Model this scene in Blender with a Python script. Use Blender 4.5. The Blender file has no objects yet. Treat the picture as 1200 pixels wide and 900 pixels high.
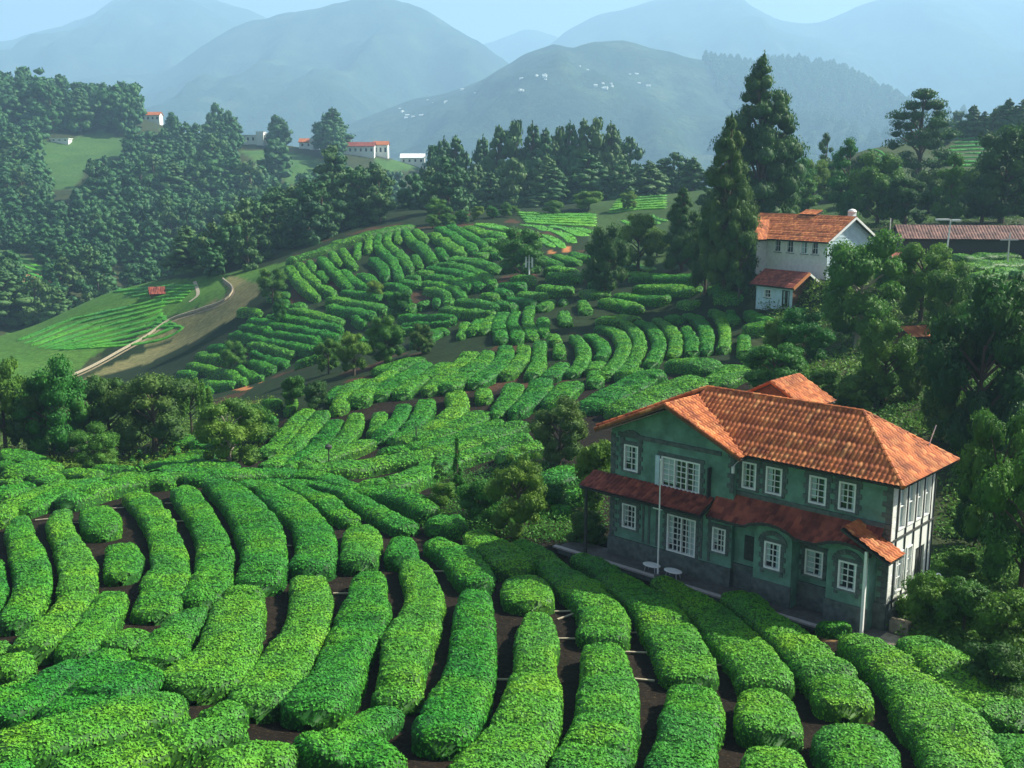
import bpy, math, random
import numpy as np
from mathutils import Vector
R = math.radians
random.seed(7); rng = np.random.default_rng(7)
sc = bpy.context.scene
COL = sc.collection
# ------------------------------------------------------------------ camera model (1200x900 photograph pixels)
F = 1250.; P = math.atan(245/F); cP, sP = math.cos(P), math.sin(P)
def ray(x, y):
    u = (np.asarray(x, float)-600)/F; v = (450-np.asarray(y, float))/F
    return np.stack([u, cP+v*sP, -sP+v*cP], -1)
def proj(p):
    p = np.asarray(p, float); d = p[..., 1]*cP-p[..., 2]*sP; up = p[..., 1]*sP+p[..., 2]*cP
    d = np.where(np.abs(d) < .01, .01, d)
    return 600+F*p[..., 0]/d, 450-F*up/d, d
# ------------------------------------------------------------------ noise
def _hash(i, j, k, s):
    n = (i*374761393+j*668265263+k*2147483647+s*1274126177) & 0xFFFFFFFF
    n = ((n ^ (n >> 13))*1274126177) & 0xFFFFFFFF
    return ((n ^ (n >> 16)) & 0xFFFF)/65535.*2-1
def vnoise(p, scale=1., seed=0):
    q = np.asarray(p, float)*scale
    i = np.floor(q).astype(np.int64); f = q-i; f = f*f*(3-2*f)
    r = 0
    for dx in (0, 1):
        for dy in (0, 1):
            for dz in (0, 1):
                w = (f[..., 0] if dx else 1-f[..., 0])*(f[..., 1] if dy else 1-f[..., 1])*(f[..., 2] if dz else 1-f[..., 2])
                r = r+w*_hash(i[..., 0]+dx, i[..., 1]+dy, i[..., 2]+dz, seed)
    return r
def fbm(p, scale, oct=4, seed=0, ridged=False):
    a, r, t = 1., 0., 0.
    for o in range(oct):
        n = vnoise(p, scale*2**o, seed+o*17)
        if ridged: n = 1-2*np.abs(n)
        r = r+a*n; t += a; a *= .5
    return r/t
# ------------------------------------------------------------------ terrain: thin plate spline through points (px, py, depth)
CTRL = [
 (0,900,34),(300,900,35),(600,900,36),(900,900,38),(1200,900,38),(0,800,43),(300,800,44),(600,800,45),(900,800,46),(1130,800,45),(1200,760,49),
 (0,700,54),(300,700,55),(600,710,54),(900,740,52.5),(0,620,68),(300,630,66),(520,640,64),(620,640,65),(760,680,60),
 (100,575,78),(250,558,84),(400,570,80),(480,595,73),(560,605,70),(0,600,72),(30,550,92),(70,552,95),(0,530,98),
 (50,530,112),(110,557,96),(180,545,100),(250,545,100),(100,480,150),(200,490,140),(60,470,165),
 (310,545,97),(420,560,86),(500,560,84),(600,580,76),(660,590,74),(400,500,106),(500,500,103),(600,500,99),(650,540,86),
 (600,440,122),(500,440,126),(400,460,120),(330,475,118),(700,440,118),(800,440,108),(870,430,108),
 (600,395,142),(700,370,158),(780,370,156),(870,372,146),(910,380,136),
 (300,440,172),(240,455,178),(300,410,184),(300,380,197),(380,400,178),(220,430,195),(400,425,150),(450,390,168),(560,370,168),(500,400,152),
 (330,320,226),(380,300,234),(450,272,250),(500,262,258),(560,252,268),(600,250,272),(650,246,285),(750,232,305),(450,350,198),(400,350,204),(520,310,218),(600,330,190),(600,290,228),
 (700,330,186),(700,290,224),(760,300,206),(750,260,268),(800,330,172),(850,330,158),(900,340,148),
 (200,400,228),(150,410,226),(80,440,216),(0,430,222),(0,395,275),(130,340,275),(220,325,262),(300,315,256),(250,345,238),(270,370,218),(100,380,250),
 (330,267,335),(430,237,335),(380,264,312),
 (940,360,140),(960,330,145),(1030,320,142),(1000,400,118),(980,430,104),(1100,440,100),(1150,330,130),(1190,300,150),(1120,300,150),(1150,275,175),
 (1100,540,82),(1150,620,71),(1160,700,59),(1100,700,57),(1190,680,60),(1250,700,57),(1300,500,85),(1250,330,140),
 (900,230,260),(1000,215,270),(1060,200,290),(1110,190,300),(1150,160,350),(1200,155,360),(1130,172,330),(1300,150,350),(1020,175,350),(960,200,330),
 (-150,900,36),(-150,750,50),(-150,620,72),(-100,520,105),(1350,900,40),(1350,780,48),(-100,440,220),(-150,400,290),
]
pts = [ray(x, y)*d for x, y, d in CTRL]
def W(x, y, z): pts.append(np.array([x, y, z], float))
for x, y, z in [(0,0,-16.5),(-20,5,-17),(20,5,-17),(0,18,-17.5),(-60,10,-20),(60,10,-20),(-15,18,-17.5),(15,18,-17.5)]: W(x, y, z)
# valleys and hills behind the ridge, (px, py, depth)
for x, y, d in [(100,330,380),(20,300,400),(0,345,360),(100,300,430),(50,250,520),(200,240,540),(100,200,620),(240,190,640),(120,118,790),(40,125,800),(300,172,720),(360,178,715),
                (440,188,700),(500,200,700),(160,140,760),(-200,120,800),(-200,250,520),(-150,320,380),(-400,200,600),(250,280,460),(330,240,560)]:
    pts.append(ray(x, y)*d)
for px, d, z in [(420,420,-34),(480,350,-24),(600,350,-18),(700,370,-16),(760,380,-14),(560,450,-45),(700,480,-45),(860,400,-20),(330,400,-45),(600,600,-75),(800,600,-60),(560,760,-60),(960,500,-30),
                 (250,330,-48),(150,330,-52),(1100,520,5),(1250,520,8),(1100,700,-40),(1500,450,20),(1500,250,0),(700,850,-90),(300,950,-40),(0,980,0),(-400,900,20),(-700,400,-30),(-500,150,-40)]:
    r = ray(px, 450); W(r[0]*d, d, z)
pts = np.array(pts); CX = pts[:, :2]/100.; CZ = pts[:, 2]
def _k(r2): return r2*np.log(r2+1e-9)*.5
def _fit():
    n = len(CX); d2 = ((CX[:, None]-CX[None])**2).sum(-1)
    lam = 2e-3
    A = np.zeros((n+3, n+3)); A[:n, :n] = _k(d2)+np.eye(n)*lam; A[:n, n] = 1; A[:n, n+1:] = CX
    A[n, :n] = 1; A[n+1:, :n] = CX.T
    return np.linalg.solve(A, np.r_[CZ, 0, 0, 0])
WT = _fit()
TH = R(47)
D1 = np.array([-math.sin(TH), math.cos(TH), 0]); NV = np.array([math.cos(TH), math.sin(TH), 0])
P0 = ray(1037, 722)*52
TH2 = R(35)
E1 = np.array([-math.sin(TH2), math.cos(TH2), 0]); NE = np.array([math.cos(TH2), math.sin(TH2), 0])
P2 = ray(968, 328)*140
def _pad(X, Y, z, O, A, B, u0, u1, v0, v1, h, soft):
    dx, dy = X-O[0], Y-O[1]; u = dx*A[0]+dy*A[1]; v = dx*B[0]+dy*B[1]
    q = np.maximum(np.maximum(u0-u, u-u1), np.maximum(v0-v, v-v1)); t = np.clip(1-q/soft, 0, 1); t = t*t*(3-2*t)
    return z*(1-t)+(O[2]+h)*t
def tz(X, Y):
    X = np.asarray(X, float); Y = np.asarray(Y, float); sh = X.shape; x = X.ravel()/100; y = Y.ravel()/100
    out = np.empty(len(x)); n = len(CX)
    for a in range(0, len(x), 20000):
        b = a+20000
        d2 = (x[a:b, None]-CX[None, :, 0])**2+(y[a:b, None]-CX[None, :, 1])**2
        out[a:b] = _k(d2)@WT[:n]+WT[n]+WT[n+1]*x[a:b]+WT[n+2]*y[a:b]
    X = X.ravel(); Y = Y.ravel(); r = np.hypot(X, Y)
    t = np.clip((r-820)/350, 0, 1); t = t*t*(3-2*t)
    out = np.clip(out, -110, 110)*(1-t)-100*t
    p = np.stack([X, Y, X*0], -1); out = out+fbm(p, .03, 2, 3)*np.clip(r/600, 0, 1)*3
    out = _pad(X, Y, out, P0, D1, NV, -1, 19.5, -1.3, 7, -.9, 2)
    out = _pad(X, Y, out, P2, E1, NE, -1, 14, -1, 10, -.1, 5)
    return out.reshape(sh)
# coarse lookup in (angle, log r) for fast ray marching
def hit(px, py, off=0., dmin=20., dmax=420., n=260):
    px = np.atleast_1d(np.asarray(px, float)); py = np.atleast_1d(np.asarray(py, float))
    r = ray(px, py); d = np.exp(np.linspace(math.log(dmin), math.log(dmax), n))
    p = r[:, None]*d[None, :, None]
    g = p[..., 2]-tz(p[..., 0], p[..., 1])-off
    neg = g < 0; first = np.where(neg.any(1), neg.argmax(1), -1)
    res = np.empty(len(px))
    for i in range(len(px)):
        k = first[i]
        if k > 0: t = g[i, k-1]/(g[i, k-1]-g[i, k]); res[i] = d[k-1]*(1-t)+d[k]*t
        elif k == 0: res[i] = d[0]
        else: res[i] = d[(g[i]/d).argmin()]
    q = r*res[:, None]; q[:, 2] = tz(q[:, 0], q[:, 1])
    return q, res
# ------------------------------------------------------------------ object helpers
def put(o, parent=None):
    COL.objects.link(o)
    if parent is not None: o.parent = parent
    return o
def tag(o, label=None, cat=None, group=None, kind=None):
    if label: o['label'] = label
    if cat: o['category'] = cat
    if group: o['group'] = group
    if kind: o['kind'] = kind
    return o
def empty(name, loc, rz=0, label=None, cat=None, group=None):
    o = bpy.data.objects.new(name, None); o.empty_display_size = .3; put(o); o.location = tuple(map(float, loc)); o.rotation_euler = (0, 0, rz)
    return tag(o, label, cat, group)
def npmesh(name, V, FQ, mats, smooth=True, midx=None, attr=None, tris=None):
    V = np.asarray(V, np.float32); m = bpy.data.meshes.new(name)
    FQ = np.asarray(FQ, np.int32).reshape(-1, 4); nq = len(FQ); nt = 0 if tris is None else len(tris)
    m.vertices.add(len(V)); m.vertices.foreach_set('co', V.ravel())
    loops = FQ.ravel() if nt == 0 else np.r_[FQ.ravel(), np.asarray(tris, np.int32).ravel()]
    m.loops.add(len(loops)); m.loops.foreach_set('vertex_index', loops)
    st = np.arange(nq)*4 if nt == 0 else np.r_[np.arange(nq)*4, nq*4+np.arange(nt)*3]
    m.polygons.add(nq+nt); m.polygons.foreach_set('loop_start', st.astype(np.int32))
    if midx is not None: m.polygons.foreach_set('material_index', np.asarray(midx, np.int32))
    if smooth: m.polygons.foreach_set('use_smooth', np.ones(nq+nt, bool))
    for k in mats: m.materials.append(k)
    if attr:
        for an, (typ, data) in attr.items():
            a = m.attributes.new(an, typ, 'POINT')
            a.data.foreach_set('value' if typ == 'FLOAT' else 'color', np.asarray(data, np.float32).ravel())
    m.update(calc_edges=True)
    return m
class MB:
    """collects shapes and links them as one mesh object"""
    def __init__(s): s.v = []; s.f = []; s.n = 0; s.a = []
    def add(s, v, f, a=None):
        v = [tuple(map(float, q)) for q in v]; s.v += v; s.f += [tuple(int(i)+s.n for i in q) for q in f]; s.n += len(v)
        s.a += list(a) if a is not None else [0.5]*len(v); return s
    def box(s, x0, x1, y0, y1, z0, z1):
        v = [(x, y, z) for x in (x0, x1) for y in (y0, y1) for z in (z0, z1)]
        return s.add(v, [(0,1,3,2),(4,6,7,5),(0,4,5,1),(2,3,7,6),(0,2,6,4),(1,5,7,3)])
    def prism(s, poly, d):
        n = len(poly); d = np.array(d, float); v = [np.array(q, float) for q in poly]; v = v+[q+d for q in v]
        return s.add(v, [tuple(range(n)), tuple(range(2*n-1, n-1, -1))]+[(i, (i+1) % n, (i+1) % n+n, i+n) for i in range(n)])
    def bar(s, a, b, w, h=None):
        a = np.array(a, float); b = np.array(b, float); h = h or w; d = b-a; d /= np.linalg.norm(d)
        up = np.array([0, 0, 1.]) if abs(d[2]) < .95 else np.array([0, 1., 0]); r = np.cross(d, up); r /= np.linalg.norm(r); up = np.cross(r, d)
        v = [q+r*i*w/2+up*j*h/2 for q in (a, b) for i, j in ((-1,-1),(1,-1),(1,1),(-1,1))]
        return s.add(v, [(3,2,1,0),(4,5,6,7)]+[(i, (i+1) % 4, (i+1) % 4+4, i+4) for i in range(4)])
    def tube(s, pts, rad, n=8):
        pts = [np.array(q, float) for q in pts]; rad = rad if hasattr(rad, '__len__') else [rad]*len(pts); v = []
        for i, q in enumerate(pts):
            d = pts[min(i+1, len(pts)-1)]-pts[max(i-1, 0)]; d /= np.linalg.norm(d)+1e-9
            up = np.array([0, 0, 1.]) if abs(d[2]) < .9 else np.array([0, 1., 0]); r = np.cross(d, up); r /= np.linalg.norm(r); up = np.cross(r, d)
            v += [q+(r*math.cos(a)+up*math.sin(a))*rad[i] for a in np.arange(n)*2*math.pi/n]
        f = [(i*n+j, i*n+(j+1) % n, (i+1)*n+(j+1) % n, (i+1)*n+j) for i in range(len(pts)-1) for j in range(n)]
        f += [tuple(range(n-1, -1, -1)), tuple(range((len(pts)-1)*n, len(pts)*n))]
        return s.add(v, f)
    def lathe(s, prof, c=(0, 0, 0), n=16, k=(1, 1)):
        v = [(c[0]+r*math.cos(a)*k[0], c[1]+r*math.sin(a)*k[1], c[2]+z) for r, z in prof for a in np.arange(n)*2*math.pi/n]
        f = [(i*n+j, i*n+(j+1) % n, (i+1)*n+(j+1) % n, (i+1)*n+j) for i in range(len(prof)-1) for j in range(n)]
        return s.add(v, f+[tuple(range(n-1, -1, -1)), tuple(range((len(prof)-1)*n, len(prof)*n))])
    def build(s, name, mat, parent=None, smooth=False, attr=False):
        m = bpy.data.meshes.new(name); m.from_pydata(s.v, [], s.f); m.materials.append(mat)
        if smooth: m.polygons.foreach_set('use_smooth', np.ones(len(m.polygons), bool))
        if attr:
            a = m.attributes.new('rnd', 'FLOAT', 'POINT'); a.data.foreach_set('value', np.array(s.a, np.float32))
        m.update(); o = bpy.data.objects.new(name, m); return put(o, parent)
# ------------------------------------------------------------------ materials
def newmat(name):
    m = bpy.data.materials.new(name); m.use_nodes = True; nt = m.node_tree; b = nt.nodes['Principled BSDF']
    return m, nt, b
def N(nt, typ, **kw):
    n = nt.nodes.new(typ)
    for k, v in kw.items():
        if k.startswith('i_'): n.inputs[k[2:].replace('_', ' ')].default_value = v
        else: setattr(n, k, v)
    return n
def ramp(nt, src, stops):
    r = nt.nodes.new('ShaderNodeValToRGB'); e = r.color_ramp.elements
    while len(e) < len(stops): e.new(.5)
    for k, (p, c) in zip(e, stops): k.position = p; k.color = (*c, 1)
    nt.links.new(src, r.inputs[0]); return r.outputs[0]
def mixc(nt, fac, a, b, mode='MIX'):
    m = nt.nodes.new('ShaderNodeMix'); m.data_type = 'RGBA'; m.blend_type = mode
    for s, v in ((m.inputs[0], fac), (m.inputs[6], a), (m.inputs[7], b)):
        if isinstance(v, (int, float)): s.default_value = v
        elif isinstance(v, tuple): s.default_value = (*v, 1)
        else: nt.links.new(v, s)
    return m.outputs[2]
def noise(nt, scale, detail=3, co=None, rough=.6):
    n = N(nt, 'ShaderNodeTexNoise'); n.inputs['Scale'].default_value = scale; n.inputs['Detail'].default_value = detail; n.inputs['Roughness'].default_value = rough
    if co is not None: nt.links.new(co, n.inputs['Vector'])
    return n.outputs[0]
def bump(nt, b, h, strength=.4, dist=.05):
    k = N(nt, 'ShaderNodeBump'); k.inputs['Strength'].default_value = strength; k.inputs['Distance'].default_value = dist
    nt.links.new(h, k.inputs['Height']); nt.links.new(k.outputs[0], b.inputs['Normal'])
def simple(name, c, rough=.7, var=.25, scale=3., bs=.3, bd=.02, metal=0, spec=.3):
    m, nt, b = newmat(name); g = N(nt, 'ShaderNodeTexCoord').outputs['Object']
    n = noise(nt, scale, 5, g)
    col = ramp(nt, n, [(.3, tuple(x*(1-var) for x in c)), (.7, tuple(min(1, x*(1+var)) for x in c))])
    nt.links.new(col, b.inputs['Base Color']); b.inputs['Roughness'].default_value = rough; b.inputs['Metallic'].default_value = metal
    b.inputs['Specular IOR Level'].default_value = spec
    if bs: bump(nt, b, noise(nt, scale*6, 4, g), bs, bd)
    return m
def leafmat(name, dark, mid, light, patch=.12, trans=.3, hue=.5, fine=5.):
    m, nt, b = newmat(name); geo = N(nt, 'ShaderNodeNewGeometry').outputs['Position']; oi = N(nt, 'ShaderNodeObjectInfo').outputs['Random']
    n1 = noise(nt, patch, 3, geo); n2 = noise(nt, fine, 3, geo)
    base = ramp(nt, n1, [(.30, dark), (.5, mid), (.70, light)])
    base = mixc(nt, .55, base, ramp(nt, n2, [(.32, tuple(c*.7 for c in mid)), (.68, tuple(min(1, c*1.45) for c in mid))]))
    hs = N(nt, 'ShaderNodeHueSaturation'); nt.links.new(base, hs.inputs['Color'])
    mr = N(nt, 'ShaderNodeMapRange'); nt.links.new(oi, mr.inputs[0]); mr.inputs[3].default_value = .5-.035*hue; mr.inputs[4].default_value = .5+.035*hue
    nt.links.new(mr.outputs[0], hs.inputs['Hue'])
    mv = N(nt, 'ShaderNodeMapRange'); nt.links.new(oi, mv.inputs[0]); mv.inputs[3].default_value = 1.18; mv.inputs[4].default_value = .85
    nt.links.new(mv.outputs[0], hs.inputs['Value'])
    nt.links.new(hs.outputs[0], b.inputs['Base Color']); b.inputs['Roughness'].default_value = .62; b.inputs['Specular IOR Level'].default_value = .22
    if trans:
        t = N(nt, 'ShaderNodeBsdfTranslucent'); mx = N(nt, 'ShaderNodeMixShader'); mx.inputs[0].default_value = trans
        nt.links.new(hs.outputs[0], t.inputs['Color']); nt.links.new(b.outputs[0], mx.inputs[1]); nt.links.new(t.outputs[0], mx.inputs[2])
        nt.links.new(mx.outputs[0], nt.nodes['Material Output'].inputs['Surface'])
    return m
M = {}
M['tea'] = leafmat('tea_leaves', (.014,.130,.042), (.056,.255,.016), (.185,.400,.012), .30, .06, .45, 5)
M['tea_far'] = leafmat('tea_leaves_far', (.016,.135,.036), (.052,.250,.017), (.145,.385,.012), .07, .05, .5, 1.6)
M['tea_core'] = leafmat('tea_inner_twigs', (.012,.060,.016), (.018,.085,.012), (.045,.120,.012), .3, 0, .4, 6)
M['tree_a'] = leafmat('broad_leaves', (.018,.082,.022), (.055,.170,.020), (.140,.270,.026), .25, .25, 1., 1.5)
M['tree_b'] = leafmat('conifer_needles', (.018,.062,.022), (.040,.115,.022), (.105,.185,.026), .2, .28, .6, 1.2)
M['tree_c'] = leafmat('light_leaves', (.035,.120,.020), (.075,.200,.025), (.150,.270,.035), .3, .3, 1., 1.5)
M['tree_far'] = leafmat('forest_leaves', (.020,.068,.026), (.040,.115,.030), (.080,.165,.036), .05, .1, .8, .4)
M['bark'] = simple('bark', (.10,.075,.055), .9, .35, 6, .6, .03)
M['bark_pale'] = simple('pale_bark', (.35,.31,.25), .9, .3, 6, .5, .02)
# ------------------------------------------------------------------ the ground
def inpoly(x, y, poly):
    r = np.zeros(x.shape, bool); n = len(poly)
    for i in range(n):
        (x0, y0), (x1, y1) = poly[i], poly[(i+1) % n]
        c = ((y0 > y) != (y1 > y)) & (x < (x1-x0)*(y-y0)/((y1-y0) or 1e-9)+x0); r ^= c
    return r
FIELD_L = [(-60,420),(0,392),(130,333),(230,326),(300,316),(345,303),(335,330),(290,345),(265,345),(200,372),(140,395),(80,440),(-60,470)]
DRY = [(205,398),(150,408),(175,385),(215,368),(262,345),(268,322),(300,332),(304,345),(275,372),(225,400),(175,425),(120,440),(85,448)]
FIELD_FAR = [[(-20,285),(30,300),(72,322),(60,345),(-20,355)],[(35,160),(70,168),(120,152),(150,165),(160,178),(110,190),(85,222),(40,226),(50,200)],[(185,150),(225,152),(262,172),(215,170)],[(280,176),(330,176),(385,190),(400,203),(360,207),(345,218),(320,205)],
             [(440,186),(500,190),(500,198),(440,202)],[(330,268),(430,238),(438,246),(390,263),(340,276)],[(20,338),(70,335),(60,365),(20,360)]]
TEA_X = [(1000,175),(1060,160),(1130,155),(1200,150),(1200,215),(1060,215)]
def zones(px, py, d, X, Y):
    g = np.empty(px.shape+(3,)); g[:] = (.035, .048, .020)                       # rough undergrowth
    shade_ground = (d < 330) & (px > 120); g[shade_ground] = (.011, .026, .009)  # ground colour darkened so bare patches between hedges read as shade
    nz_ = fbm(np.stack([X, Y, X*0], -1), .12, 4, 8); sl_ = (nz_ > .34) & (d < 330) & (px > 240) & (px < 800); g[sl_] = (.06, .032, .020)
    g[(d < 112+6*nz_)] = (.013, .010, .008)  # near earth painted almost black, deepening the shade in the hedge gaps
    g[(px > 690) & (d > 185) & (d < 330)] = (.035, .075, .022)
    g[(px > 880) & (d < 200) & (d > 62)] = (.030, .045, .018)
    w = 6*fbm(np.stack([X, Y, X*0], -1), .06, 3, 5)
    g[inpoly(px+w, py+w*.4, FIELD_L) & (d < 330)] = (.060, .150, .026)
    g[inpoly(px+w*.7, py+w*.3, DRY) & (d < 330) & (d > 120)] = (.17, .165, .075)
    for q in FIELD_FAR: g[inpoly(px+w*.5, py+w*.2, q) & (d > 300)] = (.055, .125, .036)
    g[inpoly(px, py, [(20,322),(75,318),(72,333),(15,340)]) & (d > 300)] = (.33, .17, .10)
    g[inpoly(px, py, TEA_X) & (d > 230)] = (.05, .075, .03)
    for cx, cy, rx, ry in [(664,292,6,4),(645,296,4,2),(283,455,11,2.5),(572,337,5,2),(300,447,8,2)]:
        g[((px-cx)/rx)**2+((py-cy)/ry)**2 < 1] = (.42, .17, .07)
    g[((px-975)/16)**2+((py-740)/12)**2 < 1] = (.30, .18, .08)
    return g
def make_ground():
    an = np.r_[np.linspace(-180, -42, 70), np.linspace(-41.6, 41.6, 430), np.linspace(42, 180, 70)]; an = R(1)*an
    rr = np.exp(np.r_[np.linspace(math.log(3), math.log(24), 30)[:-1], np.linspace(math.log(24), math.log(1100), 430)[:-1], np.linspace(math.log(1100), math.log(14000), 26)])
    A, Q = np.meshgrid(an, rr); X = np.sin(A)*Q; Y = np.cos(A)*Q; Z = tz(X, Y)
    V = np.stack([X, Y, Z], -1); na, nr = len(an), len(rr)
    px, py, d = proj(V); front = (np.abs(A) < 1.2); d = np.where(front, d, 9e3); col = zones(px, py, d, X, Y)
    V[..., 2] += fbm(V, .5, 3, 9)*.06
    I = np.arange(na*nr).reshape(nr, na)
    f = np.stack([I[:-1, :-1], I[:-1, 1:], I[1:, 1:], I[1:, :-1]], -1).reshape(-1, 4)
    c = np.concatenate([col.reshape(-1, 3), np.ones((na*nr, 1))], 1)
    m, nt, b = newmat('ground'); at = N(nt, 'ShaderNodeAttribute', attribute_name='ground_type'); geo = N(nt, 'ShaderNodeNewGeometry').outputs['Position']
    n1 = noise(nt, .9, 6, geo, .7); n2 = noise(nt, .08, 3, geo)
    v = ramp(nt, n1, [(.25, (.45,)*3), (.75, (1.5,)*3)])
    c1 = mixc(nt, 1., at.outputs['Color'], v, 'MULTIPLY'); c2 = mixc(nt, .6, c1, mixc(nt, 1., c1, ramp(nt, n2, [(.3, (.6, .75, .6)), (.7, (1.4, 1.2, 1.1))]), 'MULTIPLY'))
    lit = ramp(nt, noise(nt, 7, 2, geo, .9), [(.60, (0, 0, 0)), (.66, (1, 1, 1))]); c2 = mixc(nt, mixc(nt, 1., lit, (.55, .55, .55), 'MULTIPLY'), c2, mixc(nt, .5, c2, (.16, .11, .06)))
    nt.links.new(c2, b.inputs['Base Color']); b.inputs['Roughness'].default_value = .95; b.inputs['Specular IOR Level'].default_value = .1
    bump(nt, b, noise(nt, 2.5, 5, geo), .7, .15)
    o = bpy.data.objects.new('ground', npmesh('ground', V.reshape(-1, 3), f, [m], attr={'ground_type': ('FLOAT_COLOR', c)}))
    put(o); tag(o, kind='structure')
make_ground()
# ------------------------------------------------------------------ tea hedges: centre lines read as (px, py, width px)
T = {}
T['near'] = ('on the near slope below the dark gap beside the green house', [])
near_top = [ # thin arcs along the crest
 [(-5,608,16),(17,588,14),(50,575,12),(83,565,9),(108,561,6)],[(20,597,14),(42,588,14),(67,577,13),(93,568,10),(117,561,6)],
 [(72,588,13),(100,578,13),(125,571,12),(145,566,12),(175,562,10),(205,562,7)],[(-8,585,12),(10,578,12),(28,573,10),(45,570,8)],
 [(215,559,8),(260,556,9),(320,553,9),(370,556,9),(405,566,10),(440,574,13),(478,585,17),(505,600,14)],
 [(275,566,10),(325,565,12),(350,570,14),(375,583,20),(397,597,22),(415,607,16)],[(335,560,6),(370,565,9),(400,575,14),(430,590,20),(455,604,24),(482,616,26)],
 [(507,618,18),(527,612,26),(548,612,18)]]
near_arcs = [
 [(-12,650,30),(-8,690,30),(-14,715,26)],
 [(24,606,24),(23,623,34),(34,655,42),(38,680,44),(30,705,42),(14,727,34)],
 [(73,597,24),(69,612,29),(83,640,36),(91,660,40),(90,684,42),(80,710,46),(55,738,46),(30,762,40)],
 [(112,594,34),(117,608,44),(121,622,38)],[(141,632,36),(145,650,42),(140,672,32)],
 [(152,577,18),(168,585,30),(182,604,32),(190,620,34),(198,642,42),(198,662,44),(187,698,52),(176,716,50)],
 [(208,571,18),(217,577,30),(227,591,32),(242,615,34),(250,640,38),(251,658,41),(246,682,46),(233,704,46)],
 [(245,563,14),(265,572,30),(285,590,42),(300,614,50),(309,640,52),(309,664,50),(300,684,46)],
 [(308,571,14),(325,580,30),(345,594,34),(362,610,36),(370,632,44),(368,655,48),(362,668,44)],
 [(420,615,30),(424,628,44),(422,648,46),(420,660,44)],[(472,631,28),(472,645,40),(468,655,36)],
 [(500,632,16),(520,638,24),(540,652,34),(553,668,36),(560,684,30)],[(550,622,14),(568,632,28),(585,645,36),(598,658,38),(606,668,34)]]
near_long = [
 [(133,688,30),(128,700,40),(116,722,44),(98,745,44),(80,765,36)],
 [(288,688,44),(282,702,56),(272,738,68),(262,765,74),(240,790,80),(226,806,74)],
 [(362,674,44),(364,690,50),(363,712,50),(355,740,54),(338,765,54),(322,788,62),(306,810,66),(296,826,50)],
 [(432,670,34),(431,688,46),(428,712,52),(416,740,54),(402,765,54),(395,790,62),(378,812,66),(360,835,70)],
 [(478,654,26),(488,668,40),(497,690,44),(496,712,50),(481,740,56),(474,770,56),(467,798,56),(462,818,50)],
 [(556,691,34),(556,710,46),(555,735,54),(553,768,60),(545,800,64),(533,830,70),(521,855,74),(515,868,60)],
 [(612,674,36),(618,690,54),(620,706,50)],
 [(630,714,40),(631,730,48),(628,757,54),(627,782,62),(625,815,68),(617,845,76),(597,875,84),(575,905,88),(555,935,88)],
 [(603,633,12),(625,646,24),(650,664,29),(672,680,36),(693,700,44),(708,722,52),(706,748,56)],
 [(706,757,56),(710,778,66),(713,805,74),(711,840,80),(702,870,84),(688,900,96),(680,935,96)],
 [(672,650,12),(695,660,22),(720,675,28),(742,690,35),(768,713,44),(784,737,50),(800,762,56),(811,794,58)],
 [(811,804,60),(812,830,72),(806,865,84),(797,900,86),(790,935,86)],
 [(757,668,12),(780,682,23),(805,698,29),(832,718,38),(857,740,45),(878,762,50),(893,783,56),(898,804,60)],
 [(895,810,58),(899,833,72),(904,862,72)],[(905,876,66),(908,900,80),(908,930,78)],
 [(838,692,12),(862,702,24),(890,720,31),(915,738,38),(937,756,44),(962,780,50),(984,803,58),(992,828,64)],
 [(912,703,18),(940,713,26),(965,722,26),(985,733,18)],
 [(985,850,60),(1000,870,80),(1012,892,84),(1018,925,84)],
 [(993,744,20),(1015,757,34),(1043,775,46),(1065,797,58),(1088,822,66),(1110,850,80),(1125,880,84),(1135,920,84)],
 [(1060,750,20),(1085,765,36),(1112,783,46),(1140,800,50),(1168,818,52),(1200,842,50)],
 [(1185,860,50),(1200,882,60),(1215,910,60)]]
near_left = [
 [(-15,760,24),(0,752,26),(16,748,16)],[(-15,785,28),(10,775,28),(38,775,20)],[(172,736,22),(150,744,28),(128,755,24)],
 [(142,757,20),(125,766,38),(95,780,40),(65,796,40),(35,812,44),(0,825,48),(-30,835,48)],[(45,786,12),(20,797,14),(-10,810,16)],
 [(232,714,26),(212,732,44),(192,752,54),(174,768,56)],[(182,784,46),(150,795,54),(118,812,54),(85,830,48),(55,845,36)],
 [(215,830,38),(185,828,42),(150,835,44),(110,848,46),(60,862,46),(10,874,48),(-20,880,50)],
 [(286,824,24),(262,830,30),(238,838,26)],[(290,850,30),(255,856,34),(215,864,34),(170,874,36),(120,888,38),(60,905,40)],
 [(345,890,36),(310,884,38),(275,892,36),(240,905,36)],[(-10,900,36),(30,905,36)],
 [(462,824,28),(440,836,42),(418,848,40),(408,856,28)],[(345,882,34),(375,876,42),(410,875,48),(440,882,44),(462,898,36)]]
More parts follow.
